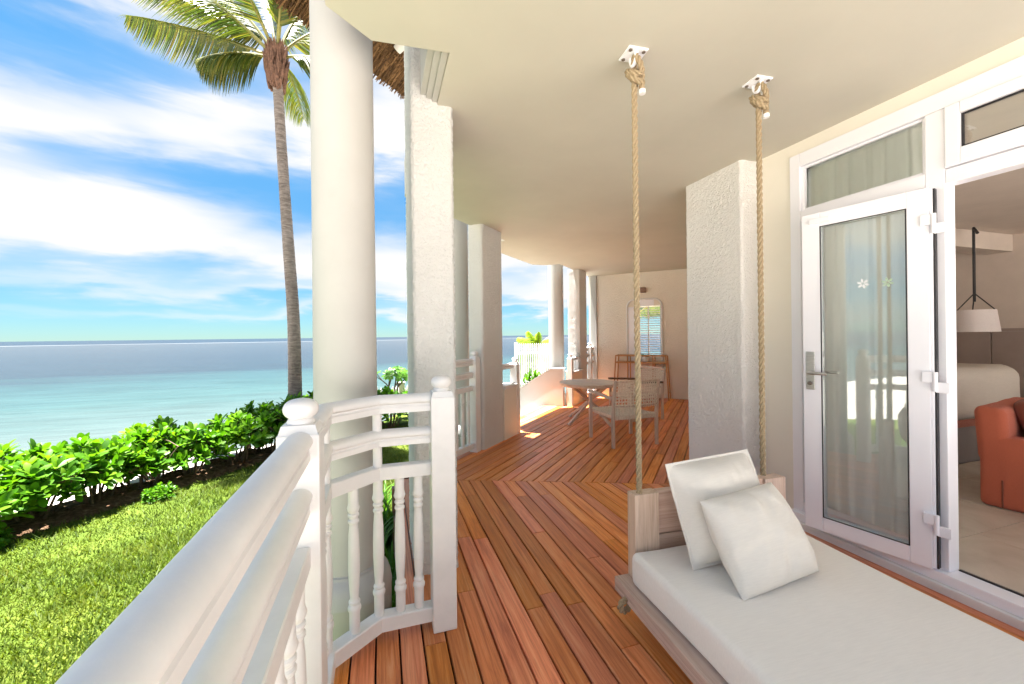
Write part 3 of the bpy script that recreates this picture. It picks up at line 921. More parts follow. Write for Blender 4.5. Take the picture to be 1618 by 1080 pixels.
win = thing('louvred_window', 'arched white framed window with horizontal louvres above the console', 'window', FW(W0, -1.43, 0.86), ROTFAR)
path = []
q0, q1, zt, r_ = -1.80, -1.085, 2.10, 0.16
path += [(q0, 0.30), (q0, zt - r_)]
for k in range(7):
    a = math.pi - math.pi / 2 * k / 6; path.append((q0 + r_ + r_ * math.cos(a), zt - r_ + r_ * math.sin(a)))
for k in range(7):
    a = math.pi / 2 - math.pi / 2 * k / 6; path.append((q1 - r_ + r_ * math.cos(a), zt - r_ + r_ * math.sin(a)))
path += [(q1, 0.30)]
MB().tube([(q, W0 - 0.022, z) for q, z in path], 0.020, 8).obj('frame', M_white, win, rotz=ROTFAR, world=True)
MB().prism([(q, z) for q, z in path], 0, 0.008, Matrix(((1, 0, 0, 0), (0, 0, 1, W0 - 0.012), (0, 1, 0, 0), (0, 0, 0, 1)))) if False else None
for (qa, qb, za, zb) in ((q0 + .02, OQ0 - 0.001, 0.32, zt - .16), (OQ1 + .0005, q1 - .001, 0.32, zt - .16), (q0 + .16, q1 - .16, OZ1 + .001, zt - .02)):
    if qb - qa > 0.004: ebox('panel', M_upvc, qa, qb, W0 - 0.012, W0 - 0.002, za, zb, win)
for qa in (OQ0 + 0.012, OQ1 - 0.012, (OQ0 + OQ1) / 2):
    ebox('stile', M_white, qa - 0.012, qa + 0.012, W0 + 0.02, W0 + 0.05, OZ0, OZ1, win)
nl = 22
for k in range(nl):
    z = OZ0 + 0.025 + (OZ1 - OZ0 - 0.05) * k / (nl - 1)
    M = Matrix.Translation((0, W0 + 0.035, z)) @ Matrix.Rotation(R(14), 4, 'X')
    MB().box(OQ0 + 0.024, OQ1 - 0.024, -0.017, 0.017, -0.005, 0.005, 0, M).obj('slat', M_white, win, rotz=ROTFAR, world=True)

sc = thing('wall_lamp', 'small brown box wall lamp above the louvred window', 'lamp', FW(W0, -1.45, 2.29), ROTFAR)
ebox('back_plate', M_brown, -1.49, -1.41, W0 - 0.013, W0 - 0.001, 2.245, 2.335, sc, 0.003)
ebox('housing', M_brown, -1.505, -1.395, W0 - 0.12, W0 - 0.014, 2.235, 2.345, sc, 0.008)

# ------------------------------------------------------------------ door frame, fixed window, door leaf
fr = thing('door_frame', 'white framed glazed door set with transom windows in the bedroom wall', 'door frame', (WX, 1.3, 0))
fx0, fx1 = WX - 0.014, WX + 0.07
def fb(name, x0, x1, y0, y1, z0, z1, mat=M_upvc, b=0.004, par=None):
    return MB().box(x0, x1, y0, y1, z0, z1, b).obj(name, mat, par or fr, world=True)
fb('jamb', fx0, fx1, 2.066, 2.138, 0.10, 2.592)
fb('head', fx0, fx1, -1.298, 2.064, 2.50, 2.592)
fb('mullion', fx0, fx1, 1.305, 1.385, 0.10, 2.498)
fb('transom_bar', fx0, fx1, 1.387, 2.064, 2.115, 2.19)
fb('transom_bar', fx0, fx1, -1.298, 1.303, 2.105, 2.18)
fb('jamb', fx0, fx1, -1.298, -1.23, 0.10, 2.103)
fb('bottom_bar', fx0, fx1, 1.387, 2.064, 0.10, 0.165)
fb('glazing_bead', fx0 + 0.02, fx0 + 0.042, 1.387, 1.405, 2.192, 2.498, b=0.002)
fb('glazing_bead', fx0 + 0.02, fx0 + 0.042, 2.046, 2.064, 2.192, 2.498, b=0.002)
fb('glazing_bead', fx0 + 0.02, fx0 + 0.042, 1.406, 2.045, 2.192, 2.206, b=0.002)
fb('glazing_bead', fx0 + 0.02, fx0 + 0.042, 1.406, 2.045, 2.484, 2.498, b=0.002)
fb('pane', fx0 + 0.044, fx0 + 0.050, 1.388, 2.063, 2.191, 2.499, M_glass, 0)
# opening transom sash over the door
sash = thing('transom_sash', 'white framed hopper window above the open doorway', 'window', (fx0, 0.9, 2.19))
fb('stile', fx0 - 0.012, fx0 + 0.03, 1.243, 1.300, 2.186, 2.496, par=sash)
fb('rail', fx0 - 0.012, fx0 + 0.03, 0.30, 1.242, 2.186, 2.268, par=sash)
fb('rail', fx0 - 0.012, fx0 + 0.03, 0.30, 1.242, 2.440, 2.496, par=sash)
fb('gasket', fx0 + 0.004, fx0 + 0.012, 0.30, 1.2425, 2.2685, 2.278, M_dark, 0, par=sash)
fb('gasket', fx0 + 0.004, fx0 + 0.012, 0.30, 1.2425, 2.431, 2.4395, M_dark, 0, par=sash)
fb('gasket', fx0 + 0.004, fx0 + 0.012, 1.233, 1.2425, 2.2785, 2.4305, M_dark, 0, par=sash)
fb('pane', fx0 + 0.013, fx0 + 0.018, 0.30, 1.2425, 2.269, 2.4395, M_glass, 0, par=sash)
fb('transom_panel', fx0, fx1 - 0.02, -1.228, 0.298, 2.182, 2.498)
# sill
sill = thing('door_sill', 'white sloped sill below the glazed doors', 'sill', (2.70, 1, 0))
MB().box(2.715, 2.87, -1.3, 2.14, -0.02, 0.045, 0.006).obj('sill_base', M_white, sill, world=True)
MB().box(2.738, 2.86, -1.298, 2.138, 0.0455, 0.099, 0.006).obj('track', M_upvc, sill, world=True)
MB().box(2.842, 2.858, -1.29, 1.30, 0.0995, 0.104).obj('gasket', M_dark, sill, world=True)

# door leaf folded back, hinge at the mullion
HX, HY = 2.752, 1.352
FXE, FYE = 2.625, 1.93
la = math.atan2(FXE - HX, FYE - HY)                       # angle from +y towards +x (negative)
LW = math.hypot(FXE - HX, FYE - HY)
leaf = thing('glazed_door', 'white glazed door swung open against the fixed window with lever handle', 'door', (HX, HY, 0.10), -la)
# local: y along the leaf from the hinge, x: negative faces the deck
LH, T2 = 2.0, 0.028
def lb(name, x0, x1, y0, y1, z0, z1, mat=M_upvc, b=0.004, par=None):
    return MB().box(x0, x1, y0, y1, z0, z1, b).obj(name, mat, par or leaf)
ST = 0.088
lb('stile', -T2, T2, 0.0, ST, 0.0, LH); lb('stile', -T2, T2, LW - ST - 0.012, LW, 0.0, LH)
lb('rail', -T2, T2, ST + .0005, LW - ST - .0125, 0.0, ST); lb('rail', -T2, T2, ST + .0005, LW - ST - .0125, LH - ST, LH)
ga, gb, gc, gd = ST, LW - ST - 0.012, ST, LH - ST
for a in ((ga, ga + .005, gc, gd), (gb - .005, gb, gc, gd)): lb('gasket', -T2 - .001, -T2 + .005, a[0], a[1], a[2], a[3], M_dark, 0)
for a in ((ga + .0052, gb - .0052, gc, gc + .005), (ga + .0052, gb - .0052, gd - .005, gd)): lb('gasket', -T2 - .001, -T2 + .005, a[0], a[1], a[2], a[3], M_dark, 0)
pane = lb('pane', -0.004, 0.004, ga + .0005, gb - .0005, gc + .0005, gd - .0005, M_glass, 0)
lb('edge_strip', -T2 + .004, T2 - .004, -0.012, -0.0005, 0.01, LH - .01, M_upvc, 0.003)
lb('edge_seal', -T2 + .012, T2 - .012, -0.020, -0.0125, 0.01, LH - .01, M_dark, 0)
# handle set
hs = lb('handle_plate', -T2 - .009, -T2 - .0003, LW - 0.068, LW - 0.020, 0.885, 1.125, M_metal, 0.003)
lev = MB().tube([(-T2 - .009, LW - .044, 0.993), (-T2 - .030, LW - .044, 0.993), (-T2 - .048, LW - .047, 0.993), (-T2 - .053, LW - .060, 0.993), (-T2 - .054, LW - .10, 0.993), (-T2 - .050, LW - .150, 0.991)], [.0095, .0095, .010, .010, .0095, .0085], 12)
lev.obj('lever', M_metal, hs)
MB().lathe([(0.012, 0), (0.012, 0.014), (0.009, 0.016)], 14, Matrix.Translation((-T2 - .008, LW - .044, 0.925)) @ Matrix.Rotation(R(-90), 4, 'Y')).obj('lock_cylinder', M_bolt, hs)
MB().tube([(T2, LW - .044, 0.993), (T2 + .04, LW - .044, 0.993), (T2 + .046, LW - .06, 0.993), (T2 + .046, LW - .15, 0.993)], .0095, 10).obj('inner_lever', M_metal, leaf)
lb('lock_guard', -T2 - .014, -T2 - .0003, LW - 0.16, LW - 0.045, LH - 0.068, LH - 0.036, M_upvc, 0.006)
# hinges
for z in (0.24, 0.98, 1.80):
    hg = lb('hinge', -T2 - .016, -T2 - .0003, -0.010, 0.030, z, z + 0.055, M_upvc, 0.003)
    MB().lathe([(0.011, 0), (0.011, 0.10)], 12, Matrix.Translation((-T2 - .012, -0.020, z - 0.045))).obj('hinge_pin', M_upvc, hg)
    MB().box(-T2 - .016, -T2 - .004, -0.072, -0.022, z - 0.05, z + 0.004, 0.003).obj('hinge_plate', M_upvc, hg)
# flower sticker on the pane, and its greenish reflection painted as a second flower
def flower(cy, cz, r, mat, xo):
    m = MB()
    for k in range(6):
        a = k * math.pi / 3 + 0.3
        pts = []
        for t_ in range(9):
            u = t_ / 8 * 2 * math.pi
            rr, tt = r * (0.58 + 0.42 * math.cos(u)), 0.20 * r * math.sin(u)
            pts.append((cy + rr * math.cos(a) - tt * math.sin(a), cz + rr * math.sin(a) + tt * math.cos(a)))
        pts = pts[:-1]
        n = len(pts)
        vs = [(xo, y, z) for y, z in pts] + [(xo - 0.0006, y, z) for y, z in pts]
        m.add(vs, [tuple(range(n)), tuple(reversed(range(n, 2 * n)))] + [(i, n + i, n + (i + 1) % n, (i + 1) % n) for i in range(n)])
    return m.obj('sticker_and_reflection', mat, pane)
flower(0.285, 1.53, 0.030, M_sticker, -0.0046)
flower(0.175, 1.525, 0.028, M_sticker_refl, -0.0046)

# ------------------------------------------------------------------ curtain
def curtain_strip(x, y0, y1, z0, z1, name, label, folds, amp, flare):
    m = MB(); ny, nz = 150, 34
    vs = []
    for k in range(nz + 1):
        v = k / nz
        z = z1 + (z0 - z1) * v
        for i in range(ny + 1):
            u = i / ny
            ph = u * folds * 2 * math.pi + 0.8 * math.sin(u * 7) + 0.5 * v * math.sin(u * 11)
            a = amp * (0.55 + 0.45 * v) * (0.7 + 0.5 * mnoise.noise(Vector((u * 5, 1, v))))
            xx = x + a * math.sin(ph) + 0.012 * mnoise.noise(Vector((u * 20, v * 3, 4)))
            yy = (y0 + y1) / 2 + (y0 + (y1 - y0) * u - (y0 + y1) / 2) * (1 + flare * v * v) + 0.35 * a * math.cos(ph * 0.5)
            zz = z + (0.012 * math.sin(ph) if k == nz else 0)
            vs.append((xx, yy, zz))
    fs = [(k * (ny + 1) + i, k * (ny + 1) + i + 1, (k + 1) * (ny + 1) + i + 1, (k + 1) * (ny + 1) + i) for k in range(nz) for i in range(ny)]
    return tag(m.add(vs, fs, True).obj(name, M_curtain), label, 'curtain')
curtain_strip(2.915, 1.44, 2.12, 0.112, 2.56, 'curtain', 'sheer pale curtain hanging in folds behind the door glass', 7.0, 0.026, 0.03)

# ------------------------------------------------------------------ bedroom interior
RFZ = 0.10
rf = thing('room_floor', 'cream marble tile floor of the bedroom', 'floor', kind='structure')
MB().prism([(2.865, -3.0), (9.0, -3.0), (9.0, 4.4), (4.6, 4.4), (2.97, 2.77), (2.865, 2.77)], -0.04, RFZ - 0.012).obj('floor_bed', M_grout, rf)
TS = 0.60
tm = MB().box(-TS / 2 + .0015, TS / 2 - .0015, -TS / 2 + .0015, TS / 2 - .0015, -0.011, 0.0, 0.001).mesh('tile'); tm.materials.append(M_tile)
for i in range(9):
    for j in range(12):
        x = 2.872 + TS / 2 + i * TS; y = -2.7 + TS / 2 + j * TS
        if y - TS / 2 - 0.0 > x - 0.25: continue
        if x > 8.6 or y > 4.3: continue
        link('tile', tm, None, rf, (x, y, RFZ))
rw = thing('room_walls', 'taupe panelled bedroom walls seen through the doorway', 'wall', kind='structure')
MB().box(4.2, 8.02, 4.40, 4.5, RFZ - .1, 2.75).obj('wall_end', M_roomwall, rw)
MB().box(7.92, 8.0, -3.0, 4.39, RFZ - .1, 2.75).obj('wall_back', M_roomwall, rw)
for k in range(9):
    MB().box(4.75 + 0.35 * k, 4.75 + 0.35 * k + 0.338, 4.375, 4.398, RFZ, 1.33, 0.004).obj('wall_panel', M_panelwood, rw)
MB().box(4.7, 7.9, 4.365, 4.398, 1.332, 1.37, 0.004).obj('panel_rail', M_panelwood, rw)
for k in range(12):
    MB().box(7.895, 7.918, 4.30 - 0.35 * k - 0.338, 4.30 - 0.35 * k, RFZ, 1.33, 0.004).obj('wall_panel', M_panelwood, rw)
MB().box(7.885, 7.918, 0.1, 4.36, 1.332, 1.37, 0.004).obj('panel_rail', M_panelwood, rw)
rc = MB().prism([(2.972, -3.0), (8.0, -3.0), (8.0, 4.4), (4.6, 4.4), (2.972, 2.77)], 2.60, 2.66).obj('room_ceiling', M_roomwall)
tag(rc, 'pale bedroom ceiling with a dropped beam', 'ceiling', kind='structure')
MB().box(2.98, 7.9, 3.05, 3.30, 2.38, 2.598).obj('beam', M_roomwall, rc)

# bed with throw
bed = thing('bed', 'bed under a cream cover with a red fringed edge, inside the bedroom', 'bed', (5.0, 3.0, RFZ))
def soft_block(x0, x1, y0, y1, z0, z1, r, n=14, noise_amp=0.006, seed=0.0):
    """rounded box as a subdivided, slightly uneven surface"""
    bm = bmesh.new()
    bmesh.ops.create_cube(bm, size=1.0)
    for v in bm.verts:
        v.co = Vector(((x0 + x1) / 2 + v.co.x * (x1 - x0), (y0 + y1) / 2 + v.co.y * (y1 - y0), (z0 + z1) / 2 + v.co.z * (z1 - z0)))
    bmesh.ops.bevel(bm, geom=list(bm.edges), offset=r, segments=5, affect='EDGES', profile=0.5)
    L = max(x1 - x0, y1 - y0)
    long_e = [e for e in bm.edges if e.calc_length() > L / n]
    for _ in range(3):
        long_e = [e for e in bm.edges if e.calc_length() > L / n]
        if not long_e: break
        bmesh.ops.subdivide_edges(bm, edges=long_e, cuts=1, use_grid_fill=True)
    for v in bm.verts:
        d = mnoise.noise(Vector((v.co.x * 5 + seed, v.co.y * 5, v.co.z * 5))) + 0.4 * mnoise.noise(Vector((v.co.x * 14, v.co.y * 14 + seed, v.co.z * 14)))
        v.co.z += d * noise_amp
        v.co.x += mnoise.noise(Vector((v.co.y * 6, v.co.z * 7, seed))) * noise_amp
    m = MB(); m.bm(bm, None, True)
    return m
MB().box(4.3, 5.95, 2.32, 4.25, RFZ, 0.50, 0.02).obj('bed_base', M_greywood, bed, world=True)
soft_block(4.22, 6.02, 2.25, 4.3, 0.50, 1.0, 0.12, 18, 0.012).obj('bed_cover', M_cover, bed, world=True)
MB().box(4.24, 6.0, 2.235, 2.25, 0.475, 0.54, 0.004).obj('fringe', M_trimfab, bed, world=True)

# armchair
ac = thing('armchair', 'terracotta slipcovered armchair just inside the doorway', 'armchair', (4.60, 1.40, RFZ), R(10))
soft_block(-0.285, 0.285, -0.43, 0.30, 0.0, 0.36, 0.03, 14, 0.004).obj('skirted_base', M_orange, ac)
for sx in (-1, 1):
    soft_block(sx * 0.365 - 0.078, sx * 0.365 + 0.078, -0.44, 0.44, 0.0, 0.50, 0.035, 16, 0.006, 2 + sx).obj('armrest', M_orange, ac)
    MB().box(sx * 0.446 - 0.003, sx * 0.446 + 0.003, 0.325, 0.333, 0.01, 0.20).obj('skirt_pleat', M_brownfab, ac)
bk = soft_block(-0.44, 0.44, 0.29, 0.45, 0.30, 0.70, 0.05, 16, 0.007, 6)
bk.v = [(x, y + max(z - 0.3, 0) * 0.06, z) for x, y, z in bk.v]
bk.obj('backrest', M_orange, ac)
soft_block(-0.28, 0.28, -0.42, 0.28, 0.365, 0.47, 0.045, 14, 0.005, 8).obj('seat_cushion', M_orange, ac)
cu = soft_block(-0.25, 0.20, 0.12, 0.26, 0.475, 0.74, 0.06, 14, 0.010, 5)
cu.v = [(x, y + (z - 0.47) * 0.3, z) for x, y, z in cu.v]
cuo = cu.obj('throw_cushion', M_brownfab, loc=(4.60, 1.40, RFZ), rotz=R(10))
tag(cuo, 'dark brown throw cushion resting in the terracotta armchair', 'cushion')

# pendant lamp
pl = thing('pendant_lamp', 'white drum lampshade hanging on a black rod in the bedroom', 'lamp', (6.75, 2.92, 1.33))
MB().lathe([(0.205, 0.0), (0.175, 0.26)], 36, cap=False).obj('lamp_shade', M_shade, pl)
MB().tube([(0, 0, 0.36), (0, 0, 1.24)], 0.014, 8).obj('rod', M_dark, pl)
MB().tube([(0, 0, 1.24), (-0.16, -0.10, 1.15)], 0.016, 8).obj('arm', M_dark, pl)
for a in (0.5, 2.6, 4.7):
    MB().tube([(0, 0, 0.46), (0.17 * math.cos(a), 0.17 * math.sin(a), 0.26)], 0.006, 6).obj('harp_wire', M_dark, pl)

# ------------------------------------------------------------------ swing bed
BR = R(-3.2)                 # slight swing about the headboard end
bx, by = 1.515, 1.632
bedM = Matrix.Translation((bx, by, 0)) @ Matrix.Rotation(BR, 4, 'Z')
sw = thing('swing_bed', 'grey washed teak swing bed hung from the ceiling on ropes', 'swing bed', (bx, by, 0.115), BR)
# local: x across (-0.5..0.5), y negative towards the camera; z from 0 at platform underside
PT = 0.085
HBY = 0.0
for k, (xa, xb) in enumerate(((-0.475, -0.315), (-0.312, -0.108), (-0.105, 0.102), (0.105, 0.312), (0.315, 0.51))):
    MB().box(xa, xb, -2.1, 0.035, 0.04, PT, 0.004).obj('platform_plank', M_bedwood, sw)
MB().box(-0.475, -0.40, -2.1, 0.035, 0.022, 0.0395, 0.003).obj('side_rail', M_bedwood, sw)
MB().box(0.43, 0.51, -2.1, 0.035, 0.022, 0.0395, 0.003).obj('side_rail', M_bedwood, sw)
for y in (-2.0, -1.3, -0.7, -0.04): MB().box(-0.3995, 0.4295, y - 0.04, y + 0.04, 0.022, 0.0395, 0.003).obj('cross_bearer', M_bedwood_x, sw)
MB().box(-0.405, -0.275, -0.035, 0.03, PT + .0005, 0.485, 0.004).obj('headboard_post', M_bedwood_z, sw)
MB().box(0.345, 0.475, -0.035, 0.03, PT + .0005, 0.485, 0.004).obj('headboard_post', M_bedwood_z, sw)
MB().box(-0.274, 0.344, -0.022, 0.02, 0.285, 0.485, 0.004).obj('headboard_plank', M_bedwood_x, sw)
MB().box(-0.274, 0.344, -0.022, 0.02, PT + .0005, 0.281, 0.004).obj('headboard_plank', M_bedwood_x, sw)

mt = soft_block(-0.435, 0.50, -2.05, -0.04, PT + 0.003, PT + 0.150, 0.030, 40, 0.006, 3)
mto = mt.obj('mattress', M_mattress, loc=(bx, by, 0.115), rotz=BR)
tag(mto, 'long cream canvas mattress lying on the swing bed', 'mattress')

def strands(m, pts, r, off, pitch, n=7):
    """three twisted strands following a polyline (dense points)"""
    pts = [Vector(p) for p in pts]
    L = [0]
    for a, b in zip(pts[:-1], pts[1:]): L.append(L[-1] + (b - a).length)
    ref = None
    frames = []
    for i, p in enumerate(pts):
        t = (pts[min(i + 1, len(pts) - 1)] - pts[max(i - 1, 0)]).normalized()
        if ref is None: ref = t.orthogonal().normalized()
        ref = (ref - t * ref.dot(t)).normalized()
        frames.append((p, ref.copy(), t.cross(ref)))
    out = []
    for s in range(3):
        q = []
        for (p, a_, b_), l in zip(frames, L):
            an = 2 * math.pi * (l / pitch + s / 3)
            q.append(p + (a_ * math.cos(an) + b_ * math.sin(an)) * off)
        out.append(q)
    return out

def dense(pts, step):
    pts = [Vector(p) for p in pts]; out = []
    for a, b in zip(pts[:-1], pts[1:]):
        n = max(1, int((b - a).length / step))
        out += [a + (b - a) * (i / n) for i in range(n)]
    return out + [pts[-1]]

def smooth_path(ctrl, n=10):
    c = [Vector(p) for p in ctrl]; out = []
    for i in range(len(c) - 1):
        p0, p1, p2, p3 = c[max(i - 1, 0)], c[i], c[i + 1], c[min(i + 2, len(c) - 1)]
        for k in range(n):
            t = k / n
            out.append(0.5 * ((2 * p1) + (p2 - p0) * t + (2 * p0 - 5 * p1 + 4 * p2 - p3) * t * t + (3 * p1 - p0 - 3 * p2 + p3) * t ** 3))
    return out + [c[-1]]

def hanging_rope(x, y, label, zbot, loop=True):
    t = thing('hanging_rope', label, 'rope', (x, y, zbot), group='ropes holding the swing bed')
    top = CZ - 0.17
    for q in strands(None, dense([(x, y, zbot), (x, y, top + 0.05)], 0.006), 0, 0.0074, 0.105):
        MB().tube(q, 0.0072, 8).obj('strand', M_rope, t, world=True)
    # figure-eight knot under the eye
    ctrl = [(0, 0, -0.02), (0.012, 0.006, 0.03), (-0.026, 0.012, 0.060), (-0.020, -0.022, 0.020), (0.018, -0.028, 0.002), (0.030, 0.004, 0.030), (0.010, 0.030, 0.055), (-0.022, 0.022, 0.080),
            (-0.028, -0.014, 0.055), (0.004, -0.034, 0.040), (0.030, -0.012, 0.065), (0.022, 0.020, 0.095), (0.004, 0.010, 0.130), (0.002, -0.010, 0.148), (0.006, -0.026, 0.120), (0.018, -0.030, 0.080), (0.026, -0.022, 0.03), (0.030, -0.018, -0.03)]
    pth = smooth_path([(x + a * 1.0, y + b * 1.0, top + c * 0.9 + 0.014) for a, b, c in ctrl], 9)
    kn = MB()
    for q in strands(None, pth, 0, 0.0074, 0.085): kn.tube(q, 0.0072, 7)
    kn.obj('knot', M_rope, t, world=True)
    MB().lathe([(0.0155, 0), (0.0155, 0.018)], 14, Matrix.Translation((x + 0.030, y - 0.018, top - 0.030))).obj('rope_end_tape', M_sticker, t, world=True)
    if loop:
        lp = smooth_path([(x, y, zbot + 0.03), (x - 0.03, y - 0.01, zbot + 0.005), (x - 0.075, y - 0.03, zbot - 0.008), (x - 0.118, y - 0.045, zbot - 0.012), (x - 0.142, y - 0.052, zbot + 0.010), (x - 0.138, y - 0.056, zbot + 0.034), (x - 0.112, y - 0.050, zbot + 0.040), (x - 0.075, y - 0.035, zbot + 0.022)], 12)
        kn = MB()
        for q in strands(None, lp, 0, 0.0074, 0.085): kn.tube(q, 0.0072, 7)
        kn.obj('lower_loop', M_rope, t, world=True)
    return t

def ceiling_plate(x, y, label):
    t = thing('ceiling_plate', label, 'bracket', (x, y, CZ), R(-4), group='rope anchor plates on the ceiling')
    MB().box(-0.050, 0.050, -0.050, 0.050, -0.009, -0.0005, 0.002).obj('plate', M_upvc, t)
    for a in (-1, 1):
        for b in (-1, 1):
            MB().lathe([(0.0095, -0.0135), (0.0095, -0.0092)], 6, Matrix.Translation((a * 0.034, b * 0.034, 0))).obj('bolt', M_bolt, t)
    MB().tube([(0.0, -0.026 * math.cos(a), -0.010 - 0.045 * math.sin(a)) for a in [math.pi * k / 12 for k in range(13)]], 0.0085, 8).obj('eye', M_upvc, t)
hanging_rope(1.148, 1.640, 'left hanging rope, knotted under its ceiling plate, at the open side', 0.11)
hanging_rope(1.905, 1.632, 'right hanging rope in front of the stucco pilaster', 0.11, False)
ceiling_plate(1.150, 1.648, 'white ceiling anchor plate above the left rope')
ceiling_plate(1.907, 1.640, 'white ceiling anchor plate above the right rope')

# cushions
def cushion(name, label, size, thick, flange, M, seed, ky=1.0):
    n = 44
    vs, fs = [], []
    for side in (1, -1):
        o = len(vs)
        for j in range(n + 1):
            for i in range(n + 1):
                u = -1 + 2 * i / n; v = -1 + 2 * j / n
                lim = 1.0 - flange
                uu, vv = min(abs(u) / lim, 1), min(abs(v) / lim, 1)
                h = ((1 - uu ** 2.2) * (1 - vv ** 2.2))
                h = max(h, 0) ** 0.52
                pin = 1 - 0.075 * (1 - abs(v)) * abs(u) ** 2 - 0.0
                pin2 = 1 - 0.075 * (1 - abs(u)) * abs(v) ** 2
                wr = 0.014 * mnoise.noise(Vector((u * 2.3 + seed, v * 2.3, side))) + 0.006 * mnoise.noise(Vector((u * 6 + seed, v * 2.0, side))) * (0.4 + max(abs(u), abs(v)))
                # creases running in from the edges
                cr = 0.0075 * math.sin((math.atan2(v, u) * 9 + seed) + 2 * mnoise.noise(Vector((u * 2, v * 2, seed)))) * max(abs(u), abs(v)) ** 2 * (1 - max(uu, vv) ** 6)
                z = side * (thick / 2 * h + 0.0025) + (wr + cr) * min(h * 1.6, 1)
                z += 0.010 * mnoise.noise(Vector((u * 1.5 + seed, v * 1.5, 9))) * (max(abs(u), abs(v)) ** 4)
                vs.append((u * size / 2 * pin2 * 1.0, v * size / 2 * pin * ky, z))
        for j in range(n):
            for i in range(n):
                a = o + j * (n + 1) + i
                f = (a, a + 1, a + n + 2, a + n + 1)
                fs.append(f if side == 1 else f[::-1])
    N = (n + 1) * (n + 1)
    ring = [i for i in range(n)] + [n + j * (n + 1) for j in range(n)] + [n * (n + 1) + n - i for i in range(n)] + [(n - j) * (n + 1) for j in range(n)]
    for k in range(len(ring)):
        a, b = ring[k], ring[(k + 1) % len(ring)]
        fs.append((b, a, N + a, N + b))
    o = MB().add(vs, fs, True).obj(name, M_pillow)
    o.matrix_world = M
    o.rotation_mode = 'XYZ'
    return tag(o, label, 'cushion', 'scatter cushions on the swing bed')

def frame_from(bl, br, tl):
    """matrix for a square cushion from its bottom-left, bottom-right and top-left corners"""
    bl, br, tl = Vector(bl), Vector(br), Vector(tl)
    X = (br - bl).normalized(); Y = (tl - bl); Y = (Y - X * Y.dot(X)).normalized(); Z = X.cross(Y)
    c = (br + tl) / 2
    return Matrix(((X.x, Y.x, Z.x, c.x), (X.y, Y.y, Z.y, c.y), (X.z, Y.z, Z.z, c.z), (0, 0, 0, 1)))
MT = 0.115 + PT + 0.150
cushion('cushion', 'flanged ivory cushion leaning back against the headboard', 0.46, 0.19, 0.07, frame_from((1.25, 1.385, MT - 0.01), (1.70, 1.36, MT + 0.02), (1.215, 1.55, MT + 0.42)), 1.7, 0.94)
cushion('cushion', 'plain ivory cushion propped in front of the flanged cushion', 0.425, 0.20, 0.0, frame_from((1.265, 1.185, MT + 0.012), (1.675, 1.205, MT + 0.035), (1.27, 1.36, MT + 0.29)), 5.2, 0.84)

# ------------------------------------------------------------------ table and chairs
tb = thing('round_table', 'round weathered teak table with crossed legs between the chairs', 'table', (3.06, 5.64, 0), R(12))
TH, TR = 0.615, 0.455
nb = 8
for k in range(nb):
    x0 = -TR + 2 * TR * k / nb + 0.002; x1 = -TR + 2 * TR * (k + 1) / nb - 0.002
    def yl(x): return math.sqrt(max(TR * TR - x * x, 1e-4))
    poly = [(x0 + (x1 - x0) * i / 6, -yl(x0 + (x1 - x0) * i / 6)) for i in range(7)] + [(x1 - (x1 - x0) * i / 6, yl(x1 - (x1 - x0) * i / 6)) for i in range(7)]
    MB().prism(poly, TH - 0.028, TH).obj('top_board', M_teaktop, tb)
MB().lathe([(TR - 0.05, TH - 0.052), (TR - 0.012, TH - 0.050), (TR - 0.004, TH - 0.029), (TR - 0.05, TH - 0.0285)], 48, cap=False).obj('apron_ring', M_teaktop, tb)
for k in range(2):
    a = R(96 + 90 * k)
    for s in (1, -1):
        d = Vector((math.cos(a), math.sin(a), 0)) * s
        n_ = Vector((-d.y, d.x, 0))
        off = n_ * (0.018 if k else -0.018)
        p0 = d * 0.47 + off * 1; p1 = -d * 0.33 + off
        X = (p1 + Vector((0, 0, TH - 0.05)) - p0); L = X.length; X.normalize(); Y = n_; Z = X.cross(Y)
        M = Matrix(((X.x, Y.x, Z.x, p0.x), (X.y, Y.y, Z.y, p0.y), (X.z, Y.z, Z.z, p0.z), (0, 0, 0, 1)))
        MB().box(0.01, L, -0.019, 0.019, -0.019, 0.019, 0.004, M).obj('leg', M_teak, tb)

